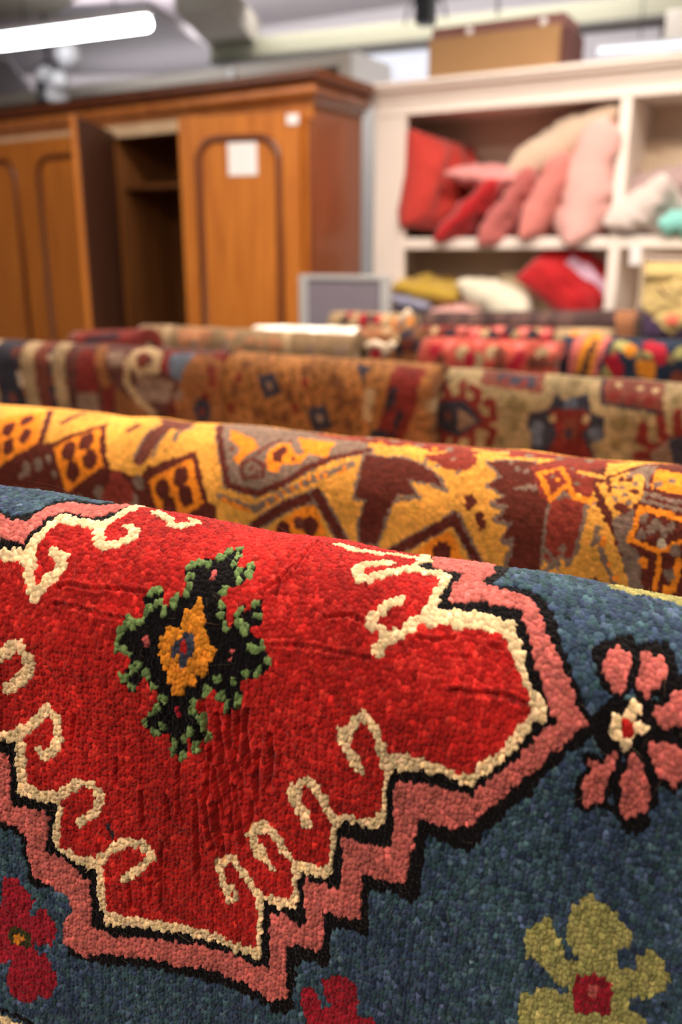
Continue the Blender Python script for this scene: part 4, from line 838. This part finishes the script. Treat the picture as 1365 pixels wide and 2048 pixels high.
patchf = lambda a, b: abs((b-.22)-.12*a) < .16+.05*sin(9*a) and -.35 < a < .9
cushion('cushion', cu(1143, 560, 3.70), .36, .30, .15, (0, 0, 0), cc['scarlet'], 'red cushion with a pale print tilted against the divider on the lower shelf', 15,
        patch=(patchf, cloth('pale_lilac_print', (.62, .40, .52)), 'printed_patch')).rotation_euler = (radians(-28), radians(38), radians(8))
cushion('cushion', cu(1304, 436, 3.70), .28, .32, .17, (0, 0, 0), cc['greyw'], 'pale grey fluffy cushion slumped over the shelf edge', 16, nz=.02).rotation_euler = (radians(60), radians(-38), 0)
cushion('cushion', cu(1352, 392, 3.84), .34, .34, .16, (0, 0, 0), cc['mauve'], 'mauve grey cushion behind the pale grey one', 17).rotation_euler = (radians(70), radians(-10), 0)
cushion('cushion', cu(1375, 448, 3.68), .18, .26, .10, (90, 0, 0), cc['teal'], 'turquoise cushion at the right edge of the upper shelf', 18)
cushion('cushion', cu(1400, 360, 3.92), .5, .32, .06, (0, 0, 0), cc['cream'], 'beige cushion standing at the back of the right bay', 19)
# price tag on the shelf edge
tg = empty('price_tag', aty(1272, 508, SY-.01)); tag(tg, 'small white swing tag hanging from the shelf edge in the right bay', 'tag')
bm = bmesh.new(); box(bm, -.021, .021, -.001, .001, -.04, .03, .0); obj('card', bm, M['paper'], tg)
bm = bmesh.new(); tube(bm, [(0, 0, .028), (.003, .004, .06), (0, .012, .075)], .0012, 5); obj('string', bm, M['paper'], tg)
# floral cushions lower right
t = cushion('cushion', aty(1352, 600, 3.42), .26, .31, .12, (-8, 0, 4), cc['plum'], 'dark plum cushion with a khaki flower and cream edging, lower right bay', 20, piping=cc['cream'],
        patch=(lambda a, b: abs(a) < (.93 if b > -.15 else .93*(1+(b+.15)/.72)) and b < .9, cc['khaki'], 'khaki_motif'))
bm = bmesh.new(); sphere(bm, (0, -.062, -.075), .026, 14, 8, (1, .25, .8)); obj('coral_flower', bm, cc['coral'], t, True)
bm = bmesh.new(); sphere(bm, (.06, -.058, .03), .02, 14, 8, (1, .25, .9)); obj('coral_flower', bm, cc['coral'], t, True)
bm = bmesh.new(); tube(bm, [(-.06, -.062, .04), (-.02, -.066, .0), (.03, -.066, .03)], .006, 6); obj('brown_stem', bm, M['wood_d'], t, True)
cushion('cushion', aty(1362, 553, 3.50), .22, .30, .07, (0, 0, 0), cc['khaki'], 'khaki cushion lying on top of the flowered plum cushion', 21).rotation_euler = (radians(86), 0, 0)

# box on top of the shelf unit
bx = empty('cardboard_box', aty(989, 148, 3.78)); bx.location.z = 2.114; tag(bx, 'flat brown cardboard box with a mauve lid on top of the shelf unit', 'box')
xa, xb = aty(857, 120, 3.72).x-bx.location.x, aty(1118, 100, 3.72).x-bx.location.x
bm = bmesh.new(); box(bm, xa, xb, -.06, .16, 0, .175, .004); obj('carton', bm, M['card'], bx)
bm = bmesh.new(); box(bm, xa-.004, xb+.004, -.02, .20, .17, .225, .004); obj('lid', bm, M['cardt'], bx)
bm = bmesh.new(); box(bm, xb, xb+.03, -.04, .20, 0, .17, .003); obj('end_flap', bm, M['cardd'], bx)
for f in (.30, .86):
    bm = bmesh.new(); sphere(bm, (xa+(xb-xa)*f, -.028, .195), .016, 12, 8, (1, .6, 1)); obj('clip', bm, M['paper'], bx, True)

# ------------------------------------------------------------------ wardrobe
cr0 = Vector((-1.82, 3.092, 0)); ang = atan2(3.092-3.195, -1.82+3.658)
wd = empty('mahogany_wardrobe', (0, 0, 0)); wd.rotation_euler = (0, 0, ang)
ovh = .055
right = Vector((cos(ang), sin(ang), 0)); backd = Vector((-sin(ang), cos(ang), 0))
wd.location = cr0 - right*ovh + backd*ovh          # right front corner of the carcass
tag(wd, 'wide mahogany wardrobe with arched door panels and one open bay', 'wardrobe')
MI = Matrix.Translation(wd.location) @ Matrix.Rotation(ang, 4, 'Z'); MI = MI.inverted()
def wl(px_, py_, yk=0.0):
    o = MI @ EYE; d = (MI.to_3x3() @ ray(px_, py_)); return o + d*((yk-o.y)/d.y)
WL, WD, WZ = -3.3, .375, 1.985
x_st = wl(606, 400).x                  # left edge of the right stile
x_mid0, x_mid1 = wl(238, 400).x, wl(166, 400).x
def wb(name, x0, x1, y0, y1, z0, z1, m='wood', b=.003, par=None):
    bm = bmesh.new(); box(bm, x0, x1, y0, y1, z0, z1, b); return obj(name, bm, M[m], par or wd)
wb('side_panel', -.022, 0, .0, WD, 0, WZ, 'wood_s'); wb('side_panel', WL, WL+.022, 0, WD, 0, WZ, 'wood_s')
wb('stile', x_st, -.022, -.002, .025, .1, WZ-.02)
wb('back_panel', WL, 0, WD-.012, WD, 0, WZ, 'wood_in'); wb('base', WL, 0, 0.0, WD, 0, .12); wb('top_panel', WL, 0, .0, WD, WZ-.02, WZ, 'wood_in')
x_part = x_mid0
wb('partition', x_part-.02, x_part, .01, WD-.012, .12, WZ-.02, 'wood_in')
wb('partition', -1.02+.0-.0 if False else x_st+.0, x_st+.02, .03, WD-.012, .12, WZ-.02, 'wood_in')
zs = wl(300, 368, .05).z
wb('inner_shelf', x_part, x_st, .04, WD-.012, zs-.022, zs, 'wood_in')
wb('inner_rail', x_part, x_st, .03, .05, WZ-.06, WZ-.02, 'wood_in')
x_fr = wl(372, 215).x
wb('frieze', WL, x_fr, -.006, .02, WZ-.055, WZ-.0, 'frieze'); wb('frieze', x_fr, 0, -.006, .02, WZ-.055, WZ-.0, 'wood')  # paler left length: light on the frieze is put into its wood colour
# cornice
bm = bmesh.new(); z0 = WZ
prof = [(0, z0+.07), (.050, z0+.072), (.052, z0+.085), (.060, z0+.088), (.060, z0+.112), (0, z0+.116), (-.03, z0+.116), (-.03, z0+.07)]
extrude_profile(bm, prof, (WL, 0, 0), (0, 0, 0), (0, -1, 0), 1, 1)
extrude_profile(bm, prof, (0, 0, 0), (0, WD, 0), (1, 0, 0), 1, 0)
obj('cornice', bm, M['wood_d'], wd)
bm = bmesh.new(); prof = [(.004, z0-.006), (.010, z0-.004), (.012, z0+.016)]+[(.014+.028*cos(a_), z0+.044+.028*sin(a_)) for a_ in np.linspace(-pi/2, pi/2, 11)]+[(-.02, z0+.072), (-.02, z0-.006)]
extrude_profile(bm, prof, (WL, 0, 0), (0, 0, 0), (0, -1, 0), 1, 1); obj('cove_moulding', bm, M['cove'], wd)
bm = bmesh.new(); extrude_profile(bm, prof, (0, 0, 0), (0, WD, 0), (1, 0, 0), 1, 0); obj('cove_moulding', bm, M['cove_shade'], wd)  # side return: same moulding, its shaded look put into a darker wood colour
wb('dust_cover', WL, 0, 0, WD, z0+.09, z0+.112, 'wood_d')
# doors: leaf in its own frame, hinge at the origin, leaf along +x
def arched(x0, x1, z0_, z1_, r, n=10):
    p = [(x0, z0_), (x0, z1_-r)]
    p += [(x0+r-r*cos(a), z1_-r+r*sin(a)) for a in np.linspace(0, pi/2, n)][1:]
    p += [(x1-r+r*sin(a), z1_-r+r*cos(a)) for a in np.linspace(0, pi/2, n)]
    p += [(x1, z0_)]
    return p
def door(hx, w, angle, sgn, label=None, inner=False, hy=-.004, top=1.955):
    d = empty('door', (hx, hy, .12)); d.parent = wd; d.rotation_euler = (0, 0, angle)
    hgt = top-.12; x0, x1 = (0, w) if sgn > 0 else (-w, 0)
    bm = bmesh.new(); box(bm, x0, x1, -.024, 0, 0, hgt, .003); obj('leaf', bm, M['wood'], d)
    ix0, ix1 = x0+.085, x1-.085; p = arched(ix0, ix1, .16, hgt-.085, .085)
    bm = bmesh.new(); tube(bm, [(x, -.026, z) for x, z in p], .0135, 8, True); obj('arched_moulding', bm, M['wood_d'], d, True)
    p2 = arched(ix0+.022, ix1-.022, .18, hgt-.107, .07); bm = bmesh.new()
    vs = [bm.verts.new((x, -.027, z)) for x, z in p2]; f = bm.faces.new(vs)
    rr = bmesh.ops.extrude_face_region(bm, geom=[f]); bmesh.ops.translate(bm, verts=[v for v in rr['geom'] if isinstance(v, bmesh.types.BMVert)], vec=(0, .004, 0))
    obj('raised_panel', bm, M['wood'], d)
    hxn = x1-.035 if sgn > 0 else x0+.035
    bm = bmesh.new(); sphere(bm, (hxn, -.042, .80), .014, 12, 8); tube(bm, [(hxn, -.02, .80), (hxn, -.04, .80)], .006, 8); obj('knob', bm, M['wood_d'], d, True)
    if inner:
        bm = bmesh.new(); box(bm, x0+.004, x1-.004, 0, .006, .004, hgt-.004, .001); obj('inner_shade_panel', bm, M['wood_k'], d)  # dark sheet paints the shade on the open leaf's inner face
    return d
half = (x_st-x_part)/2
# right leaf stands part open: find the angle that brings its free edge to where it is seen
def solve(hx, w, sgn, tx, ty, lo, hi):
    best = None
    for a in np.linspace(lo, hi, 400):
        P_ = MI.inverted() @ Vector((hx+sgn*w*cos(a), -.004+sgn*w*sin(a), 1.6)); v = P_-EYE; dd = v.dot(fwd)
        X_ = 682.5+FPX*v.dot(rgt)/dd
        if best is None or abs(X_-tx) < best[0]: best = (abs(X_-tx), a)
    return best[1]
wr = half*1.0
a_r = solve(x_st, wr, -1, 370, 0, 0, radians(80))
dr = door(x_st-.002, wr, a_r, -1)
a_l = solve(x_part-.004, wr, 1, 200, 0, radians(-125), radians(-60))
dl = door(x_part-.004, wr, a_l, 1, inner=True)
wb('stile', x_mid1-.03 if False else x_part-.065, x_part-.006, -.002, .02, .12, WZ-.06)
for k in range(3):
    xr = x_part-.07-k*(half*1.0+.004)
    if xr-half < WL: break
    door(xr, half, 0, -1)
print('wardrobe', x_st, x_part, half, a_r, a_l)
# notes taped on the right door
def door_pt(px_, py_):
    Md = Matrix.Translation(wd.location) @ Matrix.Rotation(ang, 4, 'Z') @ Matrix.Translation((x_st-.002, -.004, .12)) @ Matrix.Rotation(a_r, 4, 'Z'); I = Md.inverted()
    o = I @ EYE; d = I.to_3x3() @ ray(px_, py_); return o+d*((-.0275-o.y)/d.y), Md
p, Md = door_pt(486, 318); q0, _ = door_pt(457, 318); q1, _ = door_pt(515, 318); r0, _ = door_pt(486, 285); r1, _ = door_pt(486, 351)
def note(a, b, zt, zb, label):
    bm = bmesh.new(); box(bm, a, b, -.0306, -.0292, zb, zt); bmesh.ops.transform(bm, matrix=Md, verts=bm.verts)
    tag(obj('paper_note', bm, M['paper']), label, 'note')
note(q0.x, q1.x, r0.z, r1.z, 'square white paper note stuck on the arched wardrobe door')
q0, _ = door_pt(574, 238); q1, _ = door_pt(598, 238); r0, _ = door_pt(586, 228); r1, _ = door_pt(586, 249)
note(q0.x, q1.x, r0.z, r1.z, 'small white sticker near the top corner of the wardrobe door')

# ------------------------------------------------------------------ things behind and above
pz = aty(603, 549, 2.95)
pn = empty('partition_screen', (pz.x, 2.95, 0)); tag(pn, 'low office screen with mauve grey fabric and a light grey frame beside the wardrobe', 'screen')
pw = aty(775, 549, 2.95).x-pz.x; ph = pz.z
bm = bmesh.new(); box(bm, .02, pw, -.012, .012, .05, ph-.012); obj('fabric_panel', bm, M['screen'], pn)
bm = bmesh.new(); box(bm, 0, .035, -.02, .02, 0, ph, .003); box(bm, pw-.02, pw+.01, -.02, .02, 0, ph, .003); obj('upright', bm, M['grey'], pn)
bm = bmesh.new(); box(bm, .03, pw-.02, -.018, .018, ph-.018, ph, .003); obj('top_trim', bm, M['grey'], pn)

# tall cream cabinet behind the wardrobe
cz = 2.4; c1 = atz(712, 101, cz); c0 = atz(100, 188, cz)
cb = empty('cream_cabinet', (c1.x, c1.y, 0)); tag(cb, 'long cream cabinet with a white end panel rising behind the wardrobe', 'cabinet')
cl = 2.9
def cbx(name, x0, x1, y0, y1, z0, z1, m): bm = bmesh.new(); box(bm, x0, x1, y0, y1, z0, z1, .004); return obj(name, bm, M[m], cb)
cbx('end_panel', -.03, 0, .0, .42, 0, cz, 'bright'); cbx('front_rail', -cl, -.03, 0, .03, cz-.06, cz, 'cream'); cbx('stile', -.10, -.03, 0, .03, 0, cz-.06, 'cream')
cbx('back_panel', -cl, -.03, .38, .40, 0, cz, 'beam'); cbx('top_panel', -cl, -.03, .03, .40, cz-.02, cz, 'cream'); cbx('end_panel', -cl, -cl+.03, 0, .42, 0, cz, 'cream')
cbx('lower_rail', -cl, -.10, 0, .03, cz-.24, cz-.19, 'beam'); cbx('inner_board', -cl+.03, -.1, .03, .38, .3, .34, 'cream')
bm = bmesh.new(); pc = atz(428, 150, 2.33); sphere(bm, (pc.x-c1.x+.0, -.012, 2.36-.0), .028, 14, 8, (.8, .4, 1.3)); obj('clip', bm, M['bright'], cb, True)

# green-painted beam and its dark flange, along the shop
def beam(name, pa, pb, z, h_, dpt, m, ext0=.0, ext1=.0, label=None, cat='beam'):
    a, b = atz(*pa, z), atz(*pb, z); d = (b-a).normalized(); a = a-d*ext0; b = b+d*ext1; L_ = (b-a).length
    bm = bmesh.new(); box(bm, 0, L_, 0, dpt, 0, h_, .004)
    o = obj(name, bm, M[m], None, kind='structure'); o.location = a; o.rotation_euler = (0, 0, atan2(d.y, d.x)); return o, L_
tb, L1 = beam('trim_1', (420, 122), (1365, 28), 2.62, .11, .12, 'beam', 0, 2)
tb2, L1 = beam('trim_2', (420, 130), (1365, 36), 2.585, .03, .15, 'beamd', 0, 2)
# lighter ceiling board and brown cross beam to its right (upper left of the view)
za = 2.93
def slab(name, pts, z, m, th=.03):
    bm = bmesh.new(); q = [atz(x, y, z) for x, y in pts]
    vs = [bm.verts.new(p) for p in q]; f = bm.faces.new(vs); rr = bmesh.ops.extrude_face_region(bm, geom=[f])
    bmesh.ops.translate(bm, verts=[v for v in rr['geom'] if isinstance(v, bmesh.types.BMVert)], vec=(0, 0, th)); return struct(name, bm, M[m])
slab('trim_3', [(-500, 150), (-500, 60), (300, 20), (425, 100), (425, 150)], 2.75, 'ceil2', .05)
slab('trim_4', [(-400, 75), (-400, -60), (240, -60), (110, 30)], 2.70, 'brownc', .1)
slab('trim_5', [(350, 25), (455, 18), (520, 95), (425, 98)], 2.70, 'brownc', .15)
#slab('trim_6', [(300, 12), (560, -20), (560, 0), (310, 24)], 2.68, 'cream', .05)
slab('trim_7', [(-200, 240), (-200, 150), (15, 120), (75, 200)], 2.55, 'ceil2', .04)

def batten(pa, pb, z, mat_t, label, w=.05, hang=True):
    a, b = atz(*pa, z), atz(*pb, z); d = (b-a); L_ = d.length; t = empty('fluorescent_light', a, atan2(d.y, d.x)); tag(t, label, 'light')
    bm = bmesh.new(); tube(bm, [(0, 0, 0), (.012, 0, 0), (L_-.012, 0, 0), (L_, 0, 0)], [w*.42, w*.5, w*.5, w*.42], 14); obj('tube', bm, mat_t, t, True)
    bm = bmesh.new(); box(bm, -.01, L_+.01, -w*.45, w*.45, w*.5, w*1.0, .004); obj('fitting', bm, M['fixt'], t)
    for f in (.2, .8):
        bm = bmesh.new(); tube(bm, [(L_*f, 0, w), (L_*f, 0, 3.05-z)], .004, 6); obj('hanger', bm, M['dark'], t)
batten((-6, 86), (297, 47), 2.45, M['tubeg'], 'bright lit fluorescent tube under the ceiling at the left', .06)
batten((1196, 104), (1640, 70), 2.42, M['tubed'], 'second fluorescent tube above the white shelf unit', .035)
bm = bmesh.new(); q = aty(1355, 52, 5.2); box(bm, q.x-.05, q.x+.22, 5.15, 5.3, q.z-.09, q.z+.07, .01)
tag(obj('wall_box', bm, M['cream']), 'cream box high up at the right behind the far tube', 'box')
bm = bmesh.new(); box(bm, q.x-.1, q.x+.3, 5.3, 6.0, q.z-.03, q.z+.03); tag(obj('conduit', bm, M['wall']), 'grey conduit running to the cream box on the back wall', 'conduit')
# pale blue panel on the back wall
a, b = aty(700, 165, 5.95), aty(858, 90, 5.95)
bm = bmesh.new(); box(bm, a.x, b.x+.1, 5.955, 5.998, a.z-.9, b.z, .004); tag(obj('pale_board', bm, M['bluew']), 'pale blue board on the back wall left of the cardboard box', 'board')
# dark speaker bracket hanging by the beam
p = aty(852, 20, 4.7); sp = empty('hanging_bracket', (p.x, 4.7, p.z)); tag(sp, 'dark bracket hanging from the ceiling beside the green beam', 'bracket')
bm = bmesh.new(); box(bm, -.045, .045, -.05, .05, -.07, .10, .01); obj('housing', bm, M['dark'], sp)
bm = bmesh.new(); tube(bm, [(0, 0, .09), (0, 0, 3.05-p.z)], .02, 10); obj('stem', bm, M['dark'], sp, True)
bm = bmesh.new(); tube(bm, [(-.12, 0, -.06), (-.10, 0, .02), (-.03, 0, .09)], .006, 6); tube(bm, [(.12, 0, -.06), (.10, 0, .02), (.03, 0, .09)], .006, 6); obj('cable', bm, M['dark'], sp, True)
p = aty(997, 10, 4.7); bm = bmesh.new(); tube(bm, [(p.x, 4.7, p.z-.05), (p.x, 4.7, 3.05)], .008, 8); tag(obj('ceiling_hook', bm, M['grey'], None, True), 'thin grey hook hanging above the cardboard box', 'hook')
# chandelier with white globes behind the wardrobe
p = aty(105, 150, 3.9); ch = empty('globe_chandelier', (p.x, 3.9, p.z)); tag(ch, 'hanging lamp with three white glass globes over the wardrobe', 'lamp')
def off(px_, py_): v = aty(px_, py_, 3.9)-p; return (v.x, 0, v.z)
bm = bmesh.new(); tube(bm, [off(95, 120), (off(95, 120)[0], 0, 3.05-p.z)], .012, 8); tube(bm, [off(70, 140), off(90, 125), off(130, 125)], .01, 8); tube(bm, [off(80, 165), off(88, 205)], .03, 10); tube(bm, [off(80, 150), off(75, 130)], .012, 8); tube(bm, [off(125, 150), off(110, 125)], .01, 8); obj('frame', bm, M['dark'], ch, True)
for (gx, gy, gr, gd) in [(136, 108, .072, 0), (84, 148, .05, .02), (127, 162, .052, -.03)]:
    bm = bmesh.new(); v = off(gx, gy); sphere(bm, (v[0], gd, v[2]), gr, 20, 14); obj('glass_globe', bm, M['globe'], ch, True)
p = off(100, 190)
bm = bmesh.new(); sphere(bm, (p[0], .05, p[2]), .07, 16, 10, (1, 1, .7)); obj('glass_dish', bm, M['globe'], ch, True)

# ------------------------------------------------------------------ rugs on their rails
_, ur = build_rug('kilim_rug', 'front', 'U', -.14, .66, -.08, .45, .0027, .0037, 6, .0021,
    'blue wool rug with a red medallion, cream hooks and pink zigzag border, nearest', mix=.72, abrash=.10, grooves=[(d_*2.2, w_*.95, p_) for d_, w_, p_ in GROOVES], fuzz=120000, fold=590, ext=(.02, .02, .75, .62), ripple=.003)
front_range = ur; pole_for('front', ur, 'wooden rail carrying the blue and red rug in front')
_, ur = build_rug('orange_rug', 'orange', 'y', -.20, 1.15, -.05, .34, .0036, .0038, 3, .0011,
    'golden orange rug with maroon diamonds hanging behind the blue one', mat='yarn2', mix=.6, fold=850, ext=(.1, .02, .85, .75), ripple=.002, hvar=.11)
pole_for('orange', ur, 'wooden rail under the golden orange rug')
def small(name, key, base, u0, u1, label, k=.005, sdn=.22, ext=(.02, .02, .8, .7), speck=0, ab=.12, grp=None):
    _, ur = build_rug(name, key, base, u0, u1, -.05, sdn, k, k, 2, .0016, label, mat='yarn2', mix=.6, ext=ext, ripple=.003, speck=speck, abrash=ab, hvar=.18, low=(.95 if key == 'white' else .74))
    pole_for(key, ur, 'wooden rail under the '+label.split(' hanging')[0].split(' draped')[0])
def urange(key, xa, xb):
    fr = RUGS[key]; O, X = Vector(fr['O']), Vector(fr['X']); best = []
    for tx in (xa, xb):
        b = min(((abs((lambda v: 682.5+FPX*v.dot(rgt)/v.dot(fwd))(O+X*u+Vector((0, 0, fr['R']))-EYE)-tx), u) for u in np.linspace(-1.2, 2.5, 3701) if (O+X*u-EYE).dot(fwd) > .2))
        best.append(b[1])
    return best
a, b = urange('dark', -60, 450); small('dark_rug', 'dark', 'x', a, b, 'dark maroon rug with cream striped border hanging in the third row', sdn=.26)
a, b = urange('brown', 462, 868); small('brown_rug', 'brown', 't', a, b, 'rust brown rug with blue black squares hanging in the third row', sdn=.26, speck=1)
a, b = urange('ivory', 876, 1430); small('ivory_rug', 'ivory', 'T', a, b, 'beige rug with dark medallion and red hooked octagons hanging in the third row', sdn=.26)
for nm, key, base, xa, xb, lab, spk in [
    ('maroon_rug', 'maroon', 'd', 158, 300, 'plain deep maroon rug hanging in front of the wardrobe', 0),
    ('brown_rug', 'beige', '2', 290, 722, 'light brown rug with orange patches hanging beneath the white one', 0),
    ('white_rug', 'white', 'W', 515, 722, 'plain off white rug draped in the back rows', 0),
    ('striped_rug', 'floral', 'i', 668, 832, 'cream rug with red bars draped below the mauve screen', 0),
    ('plum_rug', 'plum', '3', 840, 1285, 'dark plum brown rug in front of the white shelf unit', 0),
    ('curled_rug', 'curled', 'b', 724, 850, 'brown rug with curled fringe hanging at the middle of the back rows', 1),
    ('pink_flower_rug', 'blossom', 'd', 840, 1112, 'dark red rug with pink flowers hanging behind the coral red rug', 0),
    ('coral_rug', 'red', 'c', 856, 1128, 'coral red rug with cream spots hanging behind the beige rug', 0),
    ('cream_edged_rug', 'strip', 'i', 1118, 1228, 'narrow cream rug behind the navy rug', 0),
    ('navy_rug', 'navy', 'B', 1132, 1440, 'navy rug with red and yellow flowers and a striped border', 0)]:
    a, b = urange(key, xa, xb); small(nm, key, base, a+.02, b-.02, lab, k=.006, sdn=.20, speck=spk)
# curled fringe ribbons on the curled rug
fr = bpy.data.objects.get('curled_rug')
for pts, col in (([(700, 712), (725, 695), (752, 688), (775, 697)], 'cream'), ([(768, 712), (776, 700), (784, 690), (786, 686)], 'cream'), ([(795, 652), (808, 636), (820, 622)], 'cream')):
    bm = bmesh.new(); q = [aty(x, y, 1.93) for x, y in pts]
    if pts[0][0] == 795: q = [aty(x, y, 2.12) for x, y in pts]
    tube(bm, q, .010, 8)
    o = obj('fringe_tassel', bm, cc[col], fr, True)
